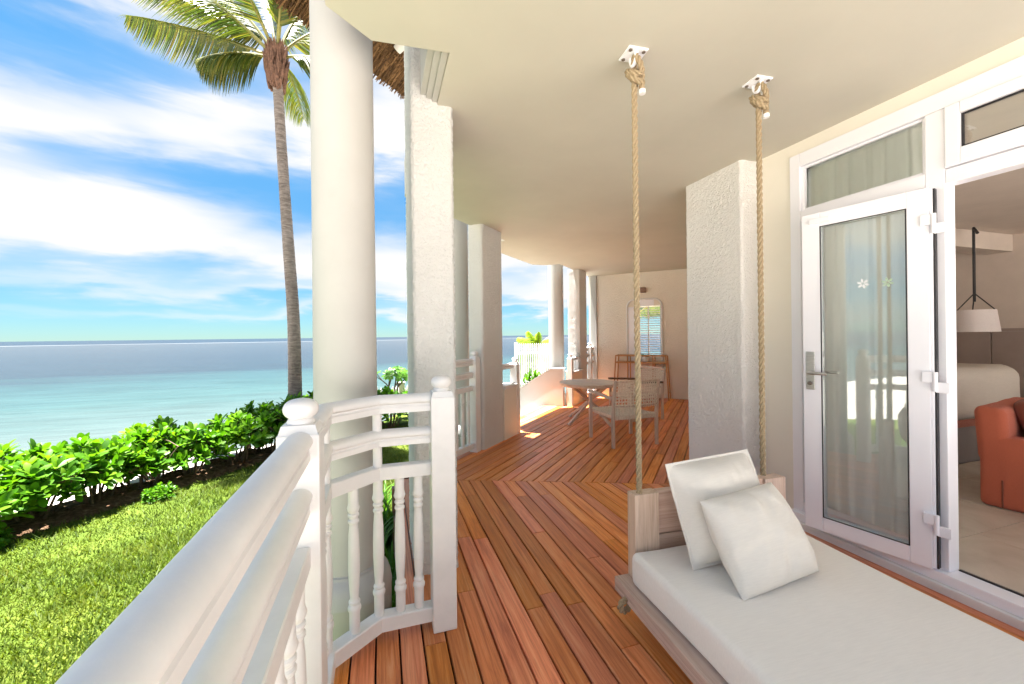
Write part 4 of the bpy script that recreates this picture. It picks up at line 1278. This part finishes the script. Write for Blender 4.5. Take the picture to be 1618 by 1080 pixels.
def make_chair(label, loc, rotz, arm_mat):
    """local: faces +y; back legs at y=-0.29"""
    t = thing('woven_armchair', label, 'chair', loc, rotz, 'woven teak armchairs around the table')
    W, D = 0.30, 0.28
    hb, ha, hs_ = 0.80, 0.60, 0.385
    for sx in (-1, 1):
        MB().box(sx * W - 0.019, sx * W + 0.019, D - 0.02, D + 0.02, 0.0, ha - 0.018, 0.005).obj('leg', M_teak, t)
        m = MB().tube([(sx * W, -D, 0.0), (sx * W, -D, 0.40), (sx * W, -D - 0.02, ha), (sx * (W - 0.006), -D - 0.06, hb)], [0.023, 0.023, 0.022, 0.018], 8, False)
        m.obj('leg', M_teak, t)
        M = Matrix.Translation((sx * W, 0, ha)) @ Matrix.Rotation(R(3), 4, 'X')
        MB().box(-0.024, 0.024, -D - 0.01, D + 0.03, -0.017, 0.014, 0.005, M).obj('armrest', arm_mat, t)
        MB().box(sx * (W - 0.02) - 0.013, sx * (W - 0.02) + 0.013, -D + 0.02, D - 0.02, hs_ - 0.045, hs_ - 0.005, 0.004).obj('side_rail', M_teak, t)
    MB().box(-W + .02, W - .02, D - 0.016, D + 0.012, hs_ - 0.045, hs_ - 0.005, 0.004).obj('front_rail', M_teak, t)
    MB().box(-W + .02, W - .02, -D - 0.012, -D + 0.016, hs_ - 0.045, hs_ - 0.005, 0.004).obj('back_rail', M_teak, t)
    # woven seat: warp bands over the rails, weft over-under
    s = MB(); nb_ = 26
    for k in range(nb_):
        x = -W + 0.03 + (2 * W - 0.06) * k / (nb_ - 1)
        pts = [(x, -D - 0.016, hs_ - 0.052), (x, -D - 0.014, hs_ - 0.004)] + [(x, -D + 2 * D * j / 16, hs_ + 0.003 - 0.02 * math.sin(math.pi * j / 16) + (0.0035 if (j + k) % 2 else -0.0035)) for j in range(17)] + [(x, D + 0.016, hs_ - 0.004), (x, D + 0.017, hs_ - 0.052)]
        s.tube(pts, 0.0078, 5)
    for j in range(22):
        y = -D + 0.03 + (2 * D - 0.06) * j / 21
        s.tube([(-W + 0.005 + (2 * W - 0.01) * k / 20, y, hs_ + 0.003 - 0.02 * math.sin(math.pi * (y + D) / (2 * D)) + (0.004 if (j + k) % 2 else -0.004)) for k in range(21)], 0.0065, 5)
    s.obj('woven_seat', M_weave, t)['kind'] = 'stuff'
    # woven back
    b = MB()
    zb0, zb1 = 0.50, hb + 0.0
    def back_y(x, z): return -D - 0.022 - 0.055 * (1 - (x / W) ** 2) - 0.10 * (z - 0.5) * 0.35
    MB().tube([(x, back_y(x, zb1) + 0.004, zb1 - 0.01) for x in [-W + 2 * W * k / 14 for k in range(15)]], 0.014, 8).obj('top_rail', M_teak, t)
    MB().tube([(x, back_y(x, zb0) + 0.004, zb0) for x in [-W + 2 * W * k / 14 for k in range(15)]], 0.012, 8).obj('lower_rail', M_teak, t)
    for k in range(17):
        x = -W + 0.02 + (2 * W - 0.04) * k / 16
        pts = [(x, back_y(x, z) + (0.005 if (k + j) % 2 else -0.005), z) for j, z in enumerate([zb0 - 0.02 + (zb1 - zb0 + 0.03) * i / 12 for i in range(13)])]
        b.tube(pts, 0.0068, 5)
    for j in range(8):
        z = zb0 + 0.014 + (zb1 - zb0 - 0.035) * j / 7
        pts = [(x, back_y(x, z) + (0.0055 if (k + j) % 2 else -0.0055), z) for k, x in enumerate([-W - 0.012 + (2 * W + 0.024) * i / 24 for i in range(25)])]
        b.tube(pts, 0.0075, 5)
    b.obj('woven_back', M_weave, t)['kind'] = 'stuff'
    return t
make_chair('nearest woven teak armchair with its back towards the swing bed', (2.90, 4.48, 0), R(-1), M_teak)
make_chair('woven teak armchair at the far side, in front of the console table', (3.93, 5.68, 0), R(92), M_darkarm)

# ------------------------------------------------------------------ console table with pot
ct = thing('console_table', 'slim amber cane console table against the end wall', 'console table', FW(8.85, -1.47), ROTFAR)
p0_, p1_ = W0 - 0.34, W0 - 0.045
def cpt(q, p, z): return (q, p, z)
for q in (-1.985, -0.985):
    for p in (p0_, p1_):
        s = -1 if q < -1.4 else 1
        MB().tube([(q, p, 0.90), (q + s * 0.055, p, 0.0)], 0.014, 8).obj('leg', M_amber, ct, rotz=ROTFAR, world=True)
for q in (-1.74, -1.23):
    for p in (p0_, p1_): MB().tube([(q, p, 0.90), (q, p, 0.40)], 0.012, 8).obj('strut', M_amber, ct, rotz=ROTFAR, world=True)
for p in (p0_, p1_):
    MB().tube([(-1.985, p, 0.90), (-0.985, p, 0.90)], 0.014, 8).obj('top_rail', M_amber, ct, rotz=ROTFAR, world=True)
for q in (-1.985, -0.985):
    MB().tube([(q, p0_, 0.90), (q, p1_, 0.90)], 0.014, 8).obj('end_rail', M_amber, ct, rotz=ROTFAR, world=True)
    s = -1 if q < -1.4 else 1
    MB().tube([(q + s * 0.046, p0_, 0.15), (q + s * 0.046, p1_, 0.15)], 0.012, 8).obj('sled_bar', M_amber, ct, rotz=ROTFAR, world=True)
MB().box(-1.99, -0.98, p0_ - 0.01, p1_ + 0.01, 0.742, 0.772, 0.004).obj('shelf', M_amber, ct, rotz=ROTFAR, world=True)
MB().tube([(-1.74, p0_, 0.40), (-1.23, p0_, 0.40)], 0.012, 8).obj('stretcher', M_amber, ct, rotz=ROTFAR, world=True)

pw = FW(8.86, -1.40, 0.773)
pp_ = thing('potted_plant', 'small white pot with a low green plant on the console shelf', 'plant', pw)
MB().lathe([(0.05, 0.0), (0.066, 0.03), (0.07, 0.08), (0.062, 0.105), (0.054, 0.105), (0.05, 0.09)], 20).obj('pot', M_pot, pp_)
lv = MB()
for k in range(60):
    a = rng.uniform(0, 6.28); r = rng.uniform(0.02, 0.12); z = 0.10 + rng.uniform(0, 0.055)
    d = Vector((math.cos(a), math.sin(a), 0)); n_ = Vector((-d.y, d.x, 0)) * 0.014
    c_ = d * r + Vector((0, 0, z))
    lv.add([tuple(c_), tuple(c_ + d * .02 + n_ + Vector((0, 0, .006))), tuple(c_ + d * .045), tuple(c_ + d * .02 - n_ + Vector((0, 0, .006)))], [(0, 1, 2, 3)])
for k in range(10):
    a = rng.uniform(0, 6.28); lv.tube([(0, 0, 0.08), (0.06 * math.cos(a), 0.06 * math.sin(a), 0.125)], 0.003, 4)
lo = lv.obj('foliage', M_leaf, pp_); lo['kind'] = 'stuff'

# ------------------------------------------------------------------ thatched roof
EQ, EZ, SL = -3.79, 4.62, 0.72
tr = thing('thatched_roof', 'brown thatched roof eave above the veranda', 'roof', FW(4.5, EQ, EZ), ROTFAR)
def roof_pt(p, q, dz=0.0): return (q, p, EZ + (q - EQ) * SL + dz)
pm = PK + 0.41421 * (EQ + 2.58)
def mit(q): return PK + 0.41421 * (q + 2.58)
qb = -1.0
XO = -0.98
vs_ = [roof_pt(2.40, EQ), roof_pt(4.43, EQ), roof_pt(4.43, qb), roof_pt(mit(qb), qb), roof_pt(2.3, EQ + 0.01)][:4]
vs_ += [(a, b, c_ + 0.24) for a, b, c_ in vs_]
fs_ = [(3, 2, 1, 0), (4, 5, 6, 7), (0, 1, 5, 4), (1, 2, 6, 5), (2, 3, 7, 6), (3, 0, 4, 7)]
MB().add(vs_, fs_).obj('thatch_layer', M_thatch, tr, rotz=ROTFAR, world=True)
xe = XO
def ny(x): return SEAM0[1] - 0.41421 * (x - SEAM0[0])
xb_ = qb + 2.87
zr = EZ + (qb - EQ) * SL
vs_ = [(xe, 4.40, EZ), (xe, -0.3, EZ), (xb_, -0.3, zr), (xb_, ny(xb_), zr)]
vs_ += [(a, b, c_ + 0.24) for a, b, c_ in vs_]
MB().add(vs_, [(0, 1, 2, 3), (7, 6, 5, 4), (4, 5, 1, 0), (5, 6, 2, 1), (6, 7, 3, 2), (7, 4, 0, 3)]).obj('thatch_layer', M_thatch, tr, world=True)
# loose straws on the underside and along the ragged eave
sm2 = MB()
for k in range(15000):
    edge = k % 3 == 0
    p = rng.uniform(2.4, 4.43)
    q = EQ + (rng.uniform(-0.025, 0.14) if edge else rng.uniform(0.0, 1.7))
    if p < 2.40 + (mit(qb) - 2.40) * (q - EQ) / (qb - EQ): continue
    L = rng.uniform(0.14, 0.30) if edge else rng.uniform(0.3, 0.7)
    dp = rng.gauss(0, 0.05) * L * 2; w_ = rng.uniform(0.003, 0.008)
    dz0, dz1 = -rng.uniform(0.004, 0.03), -rng.uniform(0.0, 0.05)
    a = Vector(roof_pt(p, q, dz0 if not edge else rng.uniform(-0.05, 0.22))); b = Vector(roof_pt(p + dp, q + L, dz1))
    s_ = Vector((0, w_, rng.uniform(-0.004, 0.004)))
    sm2.add([tuple(a - s_), tuple(a + s_), tuple(b + s_), tuple(b - s_)], [(0, 1, 2, 3)])
so = sm2.obj('straw', M_thatch, tr, rotz=ROTFAR, world=True); so['kind'] = 'stuff'
# rounded white rafter end showing under the thatch
MB().tube([(-3.42, 3.72, 4.80), (-3.36, 3.72, 4.835), (-1.6, 3.72, 6.10)], [0.05, 0.06, 0.06], 14).obj('rafter', M_plaster, tr, rotz=ROTFAR, world=True)

# ------------------------------------------------------------------ vegetation
def leaf_quad(m, base, d, n_, L, Wd, fold=0.25, curl=0.25):
    """obovate leaf made of 6 quads/tris; d direction, n_ normal"""
    s = d.cross(n_).normalized()
    prof = ((0.0, 0.06), (0.30, 0.34), (0.62, 0.5), (0.86, 0.42), (1.0, 0.12))
    vs = []
    for f, wd_ in prof:
        c_ = base + d * (L * f) + n_ * (-curl * L * f * f)
        k = wd_ * Wd
        vs += [tuple(c_ - s * k + n_ * (fold * k)), tuple(c_), tuple(c_ + s * k + n_ * (fold * k))]
    fs = []
    for i in range(len(prof) - 1):
        a = 3 * i
        fs += [(a, a + 1, a + 4, a + 3), (a + 1, a + 2, a + 5, a + 4)]
    m.add(vs, fs, True)

def make_shrub_meshes(seed, rx, rz, n_ros):
    r = random.Random(seed)
    stems, lv = MB(), MB()
    z0 = 0.0
    forks = []
    for k in range(9):
        a = r.uniform(0, 6.28); x, y = 0.16 * math.cos(a) * r.random(), 0.16 * math.sin(a) * r.random()
        e = Vector((x + math.cos(a) * rx * r.uniform(0.3, 0.75), y + math.sin(a) * rx * r.uniform(0.3, 0.75), rz * r.uniform(0.45, 0.75)))
        mid = Vector((x, y, 0)) * 0.4 + e * 0.45 + Vector((r.uniform(-.05, .05), r.uniform(-.05, .05), 0.06))
        stems.tube([(x, y, -0.05), tuple(mid), tuple(e)], [0.016, 0.012, 0.008], 6)
        forks.append((mid, e))
    for k in range(n_ros):
        # rosette centre inside a lumpy dome, leafy mostly in the upper outer shell
        a = r.uniform(0, 6.28); ph = math.asin(min(1, r.uniform(-0.05, 1.0)))
        rad = r.uniform(0.62, 1.0)
        lump = 0.85 + 0.35 * mnoise.noise(Vector((math.cos(a) * 1.7 + seed, math.sin(a) * 1.7, ph * 1.6)))
        c_ = Vector((math.cos(a) * math.cos(ph) * rx * rad * lump, math.sin(a) * math.cos(ph) * rx * rad * lump, rz * (0.38 + 0.62 * math.sin(ph) * rad * lump)))
        ax = Vector((math.cos(a) * math.cos(ph), math.sin(a) * math.cos(ph), 0.9 * math.sin(ph) + 0.55)).normalized()
        f = min(forks, key=lambda q: (q[1] - c_).length)[1]
        stems.tube([tuple(f), tuple((f + c_) / 2 + Vector((0, 0, 0.02))), tuple(c_)], [0.007, 0.006, 0.005], 4)
        o = ax.orthogonal().normalized(); o2 = ax.cross(o)
        nl = r.randint(8, 11)
        for j in range(nl):
            b = 2.4 * j + r.uniform(-.3, .3)
            tilt = 0.18 + 0.85 * (j / nl) + r.uniform(-.12, .12)
            d = (ax * math.cos(tilt) + (o * math.cos(b) + o2 * math.sin(b)) * math.sin(tilt)).normalized()
            nn = (ax - d * ax.dot(d))
            nn = nn.normalized() if nn.length > 1e-3 else o
            L = r.uniform(0.12, 0.19)
            leaf_quad(lv, c_ + ax * (0.03 - 0.045 * j / nl), d, nn, L, L * r.uniform(0.32, 0.42), 0.22, r.uniform(0.1, 0.4))
    s, l = stems.mesh('stems'), lv.mesh('foliage')
    s.materials.append(M_stem); l.materials.append(M_leaf)
    return s, l

SHRUBS = [make_shrub_meshes(s, 0.50, 0.82, 74) for s in (1, 2, 3, 4)]
def shrub(x, y, z, k, rot, scale, label, group):
    t = thing('shrub', label, 'shrub', (x, y, z), rot, group)
    t.scale = scale
    s, l = SHRUBS[k % 4]
    link('stems', s, None, t)['kind'] = 'stuff'
    o = link('foliage', l, None, t); o['kind'] = 'stuff'
    return t

HL = 'glossy green shrub in the hedge between lawn and beach'
hg_ = 'shrubs of the seaside hedge'
i = 0
s_ = -2.0
while s_ < 5.6:
    p = HA + hd * s_ + hn * (0.16 + rng.uniform(-0.1, 0.1))
    big = 0.80 + 0.07 * max(min(s_, 3.0), -1) + 0.05 * math.sin(s_ * 2.3)
    shrub(p.x, p.y, GZ + 0.02, i, rng.uniform(0, 6.28), (1.0, 1.0, big * rng.uniform(0.92, 1.06)), HL, hg_)
    s_ += rng.uniform(0.50, 0.60); i += 1
for k, (sx_, off) in enumerate(((0.2, 0.75), (1.7, 0.8), (3.2, 0.8), (4.6, 0.85))):
    p = HA + hd * sx_ + hn * off
    shrub(p.x, p.y, GZ - 0.05, k + 1, k * 1.3, (1, 1, 0.95), HL, hg_)
# low ground cover in front of the hedge
for k in range(9):
    p = HA + hd * (-1.9 + 0.42 * k + rng.uniform(-.1, .1)) + hn * (-0.34 + rng.uniform(-.06, .06))
    if k not in (0, 4, 7): continue
    shrub(p.x, p.y, GZ - 0.05, k, k * 2.1, (0.34, 0.34, 0.26), 'low leafy seedling at the foot of the hedge', 'seedlings at the hedge foot')

# hedge further along, behind the near column
for k, (x, y, s) in enumerate(((-0.55, 9.1, 0.9), (0.15, 9.2, 0.95), (0.75, 9.3, 1.0), (1.35, 9.5, 1.05))):
    shrub(x, y, GZ, k, k * 1.7, (s, s, s), 'dark green shrub in the far hedge seen beside the near pillar', 'shrubs of the far hedge')

# strap-leaved plants below the deck edge
def strap_clump(x, y, label, n, h, seed):
    r = random.Random(seed)
    t = thing('strap_leaf_plant', label, 'plant', (x, y, GZ), 0, 'strap leaved plants under the deck edge')
    m = MB()
    for k in range(n):
        a = r.uniform(0, 6.28); L = h * r.uniform(0.6, 1.1); out = r.uniform(0.12, 0.5) * L; wd_ = r.uniform(0.008, 0.016)
        d = Vector((math.cos(a), math.sin(a), 0)); s = Vector((-d.y, d.x, 0))
        b = Vector((r.uniform(-.08, .08), r.uniform(-.08, .08), 0))
        vs = []
        for j in range(6):
            f = j / 5
            c_ = b + d * (out * f * f * 1.1) + Vector((0, 0, L * (f - 0.32 * f ** 3)))
            k_ = wd_ * (1 - f ** 2.2) + 0.0008
            vs += [tuple(c_ - s * k_), tuple(c_ + s * k_)]
        m.add(vs, [(2 * j, 2 * j + 1, 2 * j + 3, 2 * j + 2) for j in range(5)], True)
    o = m.obj('foliage', M_strap, t); o['kind'] = 'stuff'
for k, (x, y) in enumerate(((-0.02, 2.75), (0.02, 3.15), (-0.12, 3.5), (0.03, 3.9), (-0.05, 4.4), (-0.35, 3.05))):
    strap_clump(x, y, 'clump of green strap leaves growing below the deck behind the near column', 60, 0.62, 30 + k)

# coconut palm
def frond_mesh(length, droop, lift, nleaf, Ll, seed, twist=0.0, hang=1.25):
    """frond in local space: starts at origin, goes along +x, z up; leaflets hang both sides"""
    r = random.Random(seed)
    rach, lv = MB(), MB()
    def P(f): return Vector((length * (f - 0.10 * f * f), 0, length * (lift * f - droop * f * f)))
    pts = [P(i / 14) for i in range(15)]
    rach.tube([tuple(p) for p in pts], [0.030 * (1 - 0.88 * i / 14) + 0.003 for i in range(15)], 6)
    for k in range(nleaf):
        f = 0.17 + 0.83 * (k + r.random() * 0.6) / nleaf
        p = P(min(f, 1)); t = (P(min(f + .02, 1.02)) - P(f - .02)).normalized()
        for s in (1, -1):
            L = Ll * (0.16 + 1.0 * max(math.sin(math.pi * min(f * 0.93 + 0.06, 1)), 0.0) ** 0.6) * r.uniform(0.82, 1.1)
            side = Vector((0, s, 0))
            d = (t * 0.55 + side * (0.75 + 0.1 * r.random()) + Vector((0, 0, -0.15))).normalized()
            wd_ = 0.0095 * r.uniform(0.8, 1.3)
            vs = []
            nseg = 5
            q = p.copy(); dd = d.copy()
            sd_ = dd.cross(Vector((0, 0, 1)));  sd_ = sd_.normalized() if sd_.length > 1e-3 else Vector((1, 0, 0))
            for j in range(nseg + 1):
                u = j / nseg
                kk = wd_ * (1 - u ** 2.4) + 0.001
                vs += [tuple(q - sd_ * kk), tuple(q + sd_ * kk)]
                dd = (dd + Vector((0, 0, -hang * 0.34 * r.uniform(0.7, 1.25)))).normalized()
                q = q + dd * (L / nseg)
            lv.add(vs, [(2 * j, 2 * j + 1, 2 * j + 3, 2 * j + 2) for j in range(nseg)], True)
    return rach, lv

def palm(name, label, base, pts, radii, fronds, mat_leaf, seed, group=None, fscale=1.0):
    t = thing(name, label, 'palm tree', base, 0, group)
    m = MB()
    # ringed trunk
    C_ = smooth_path(pts, 40)
    L = [0]
    for a, b in zip(C_[:-1], C_[1:]): L.append(L[-1] + (b - a).length)
    rr = []
    for i, l in enumerate(L):
        f = l / L[-1]
        k = f * (len(radii) - 1); j = min(int(k), len(radii) - 2)
        r0 = radii[j] + (radii[j + 1] - radii[j]) * (k - j)
        rr.append(r0 * (1 + 0.045 * ((l * 11 + mnoise.noise(Vector((l * 3, 0, seed)))) % 1.0 - 0.5) + 0.03 * mnoise.noise(Vector((l * 6, seed, 0)))))
    m.tube([tuple(p) for p in C_], rr, 18)
    m.obj('trunk', M_trunk, t, world=True)
    top = Vector(pts[-1])
    if fscale > 0.8:
        fb_ = MB()
        rf_ = random.Random(seed)
        for k in range(150):
            a = rf_.uniform(0, 6.28); z = rf_.uniform(-0.42, 0.30)
            rad = 0.085 + 0.06 * math.cos(z * 3) + rf_.uniform(-.02, .03)
            c_ = top + Vector((math.cos(a) * rad, math.sin(a) * rad, z))
            fb_.tube([tuple(c_ - Vector((0, 0, 0.14))), tuple(c_ + Vector((math.cos(a) * 0.015, math.sin(a) * 0.015, 0))), tuple(c_ + Vector((math.cos(a) * 0.07, math.sin(a) * 0.07, 0.16)))], [0.022, 0.028 + 0.01 * (k % 3), 0.004], 5)
        fb_.lathe([(0.10, -0.42), (0.14, -0.15), (0.15, 0.1), (0.08, 0.4)], 14, Matrix.Translation(top))
        fb_.obj('leaf_base_boots', M_fibre, t, world=True)['kind'] = 'stuff'
    for k, (azd, pitch, length, droop, sd, twist) in enumerate(fronds):
        rach, lv = frond_mesh(length, droop, 0.0, int(135 * max(fscale, 0.4)), 0.70 * fscale, seed * 100 + sd)
        M = Matrix.Translation(top + Vector((0, 0, 0.12 * fscale))) @ Matrix.Rotation(R(azd), 4, 'Z') @ Matrix.Rotation(R(-pitch), 4, 'Y') @ Matrix.Rotation(R(twist), 4, 'X')
        for mm in (rach, lv): mm.v = [tuple(M @ Vector(v)) for v in mm.v]
        ro = rach.obj('frond', M_rachis, t, world=True)
        lo_ = lv.obj('leaflets', mat_leaf, ro); lo_['kind'] = 'stuff'
    return t

# azimuths: degrees from world +x, counter-clockwise (picture left is about 160-170)
palm('coconut_palm', 'tall coconut palm with ringed grey trunk standing behind the hedge', (-1.65, 8.93, -0.75),
     [(-1.65, 8.93, -0.8), (-1.645, 8.93, 0.2), (-1.66, 8.94, 1.7), (-1.745, 8.96, 3.3), (-1.85, 9.0, 5.2), (-1.92, 9.02, 6.75)], [0.14, 0.12, 0.108, 0.10, 0.092, 0.088],
     [(162, 24, 3.35, 0.12, 1, 8), (170, 47, 3.5, 0.34, 2, 0), (150, 60, 3.6, 0.28, 3, 0), (190, 2, 1.35, 0.30, 4, 0), (120, 76, 3.6, 0.2, 5, 0), (60, 72, 3.5, 0.25, 6, 0),
      (12, 58, 2.8, 0.4, 7, 0), (-15, 16, 1.7, 0.5, 8, 0), (-70, 60, 3.4, 0.3, 9, 0), (230, 62, 3.4, 0.32, 10, 0), (205, 38, 2.9, 0.3, 13, 0), (300, 72, 3.4, 0.22, 11, 0), (90, 30, 3.0, 0.4, 12, 0)],
     M_palm, 3)

def at_px(px, py, d):
    """world point on the photograph's ray at depth d (for laying out distant planting)"""
    x, y = px - 809, py - 530
    c_, s_ = math.cos(ROLL), math.sin(ROLL)
    X, D = (c_ * x - s_ * y) / FPX, (s_ * x + c_ * y) / FPX
    v = fw * d + rt * (X * d) + Vector((0, 0, CAM_H - D * d))
    return v

# small bright palm, picket fence and bush beyond the stairs
b = at_px(850, 560, 17.0)
palm('small_palm', 'small yellow-green palm behind the white picket fence', (b.x, b.y, -0.7), [(b.x, b.y, -0.7), (b.x, b.y, 0.0), (b.x, b.y, 0.75)], [0.07, 0.06, 0.05],
     [(a, 62 + 14 * math.sin(a), 0.95, 0.42, k, 0) for k, a in enumerate(range(0, 360, 36))], M_palmyoung, 9, fscale=0.5)
# palm glimpsed through the louvred window
b = FW(12.0, -2.1)
palm('garden_palm', 'palm trunk glimpsed through the louvred window slats', (b[0], b[1], -0.7), [(b[0], b[1], -0.7), (b[0], b[1], 0.6), (b[0] - .05, b[1], 1.75)], [0.10, 0.085, 0.075],
     [(a, 40 + 20 * math.sin(a), 1.3, 0.45, k, 0) for k, a in enumerate(range(0, 360, 45))], M_palm, 12, fscale=0.6)

def picket_fence(p0, p1, ztop, zb, spacing, wd_, label, nrail=2):
    p0, p1 = Vector(p0), Vector(p1); d = (p1 - p0); L = d.length; d.normalize()
    t = thing('picket_fence', label, 'fence', (p0.x, p0.y, zb), math.atan2(d.y, d.x))
    n = int(L / spacing)
    pk = MB().prism([(-wd_ / 2, 0), (wd_ / 2, 0), (wd_ / 2, ztop - zb - wd_), (0, ztop - zb), (-wd_ / 2, ztop - zb - wd_)], -0.009, 0.009, Matrix(((1, 0, 0, 0), (0, 0, 1, 0), (0, 1, 0, 0), (0, 0, 0, 1)))).mesh('picket')
    pk.materials.append(M_white)
    for k in range(n + 1): link('picket', pk, None, t, (k * spacing, 0, 0))
    for f in (0.25, 0.82)[:nrail]:
        z = (ztop - zb) * f
        MB().box(-0.03, L + 0.03, 0.010, 0.035, z - 0.035, z + 0.035).obj('rail', M_white, t)
    for x in (-0.04, L + 0.04): MB().box(x - 0.04, x + 0.04, -0.03, 0.05, 0, ztop - zb + 0.04, 0.004).obj('post', M_white, t)
a_, b_ = at_px(817, 541, 13.5), at_px(880, 541, 14.5)
picket_fence((a_.x, a_.y, 0), (b_.x, b_.y, 0), 1.08, GZ - 0.12, 0.092, 0.042, 'white picket fence beyond the stair wall')
a_, b_ = at_px(596, 620, 10.6), at_px(660, 620, 11.4)
picket_fence((a_.x, a_.y, 0), (b_.x, b_.y, 0), 0.02, GZ - 0.12, 0.11, 0.055, 'low white picket fence behind the far hedge beside the near pillar')
for k, (px, d, sc_) in enumerate(((832, 9.4, 1.0), (848, 9.8, 1.15), (806, 9.2, 0.9))):
    v = at_px(px, 600, d)
    shrub(v.x, v.y, GZ - 0.1, k, k * 2.0, (0.62 * sc_, 0.62 * sc_, 1.18 * sc_ if k else 1.05), 'leafy green bush growing beside the stair wall', 'bushes beside the stairs')
for k, (px, d) in enumerate(((824, 15.6), (836, 16.2), (848, 15.8), (860, 16.4), (872, 16.0))):
    v = at_px(px, 560, d)
    shrub(v.x, v.y, GZ - 0.12, k, k * 1.4, (0.7, 0.7, 1.55 + 0.2 * math.sin(k * 2)), 'yellow-green shrub standing behind the white picket fence', 'shrubs behind the picket fence')
# lavender-coloured flower spikes at the stair wall
v = at_px(838, 600, 8.9)
ft = thing('flowering_plant', 'pale lavender flower spikes at the foot of the stair bushes', 'plant', (v.x, v.y, GZ - 0.1))
fm, fs2 = MB(), MB()
for k in range(60):
    x, y, h = rng.uniform(-.25, .2), rng.uniform(-.2, .2), rng.uniform(0.75, 1.15)
    fs2.tube([(x, y, 0), (x * 1.1, y * 1.1, h)], 0.004, 4)
    for j in range(9):
        a = rng.uniform(0, 6.28); z = h - 0.03 * j; d = Vector((math.cos(a), math.sin(a), 0.5)).normalized()
        c_ = Vector((x * 1.1, y * 1.1, z)); s = Vector((-d.y, d.x, 0)) * 0.012
        fm.add([tuple(c_), tuple(c_ + d * .02 + s), tuple(c_ + d * .04), tuple(c_ + d * .02 - s)], [(0, 1, 2, 3)])
fs2.obj('stems', M_strap, ft)
fo_ = fm.obj('blossoms', M_pale, ft); fo_['kind'] = 'stuff'

# plumeria beside the pillar
v = at_px(622, 640, 9.9)
pt = thing('plumeria_tree', 'small bare-branched plumeria with leaf tufts against the lagoon', 'tree', (v.x, v.y, GZ - 0.1))
br, lv = MB(), MB()
fr_ = random.Random(5)
top = at_px(622, 640, 9.9)
def branch(p, d, L, r, lev):
    e = p + d * L
    br.tube([tuple(p), tuple(p + d * L * .5 + Vector((fr_.uniform(-.02, .02), fr_.uniform(-.02, .02), 0.01))), tuple(e)], [r, r * .85, r * .7], 6)
    if lev == 0:
        for j in range(9):
            b = 2.4 * j; o = d.orthogonal().normalized(); o2 = d.cross(o)
            dd = (d * 0.45 + (o * math.cos(b) + o2 * math.sin(b))).normalized()
            nn = (d - dd * d.dot(dd)).normalized()
            leaf_quad(lv, e, dd, nn, fr_.uniform(0.11, 0.17), 0.055, 0.2, 0.4)
        return
    for k in range(2 if lev < 2 else 3):
        a = fr_.uniform(0, 6.28); dn = (d * 0.8 + Vector((math.cos(a), math.sin(a), 0.35)) * 0.62).normalized()
        branch(e, dn, L * 0.72, r * 0.7, lev - 1)
branch(Vector((0, 0, 0)), Vector((0.05, 0, 1)).normalized(), 0.52, 0.035, 3)
br.obj('branches', M_stem, pt)
lo = lv.obj('foliage', M_strap, pt); lo['kind'] = 'stuff'
v = at_px(635, 640, 10.2)
gp = thing('garden_post', 'short beige stone post beside the plumeria', 'post', (v.x, v.y, GZ - 0.1))
MB().box(-0.07, 0.07, -0.07, 0.07, 0, 0.88, 0.01).obj('shaft', M_wallpaint, gp)
MB().box(-0.085, 0.085, -0.085, 0.085, 0.881, 0.92, 0.01).obj('cap', M_wallpaint, gp)

# edging stones along the soil bed
for k in range(7):
    p = HA + hd * (-0.3 + 0.62 * k + rng.uniform(-.12, .12)) + hn * (0.28 + rng.uniform(-.08, .08))
    bm = bmesh.new(); bmesh.ops.create_icosphere(bm, subdivisions=2, radius=1.0)
    for v in bm.verts:
        f = 1 + 0.35 * mnoise.noise(v.co * 1.3 + Vector((k * 5, 0, 0)))
        v.co = Vector((v.co.x * 0.20 * f, v.co.y * 0.10 * f, v.co.z * 0.07 * f))
    o = MB().bm(bm, None, False).obj('edging_stone', M_soil, loc=(p.x, p.y, GZ + 0.05), rotz=math.atan2(hd.y, hd.x) + rng.uniform(-.3, .3))
    tag(o, 'rough grey-brown stone half buried under the hedge', 'stone', 'stones under the hedge')
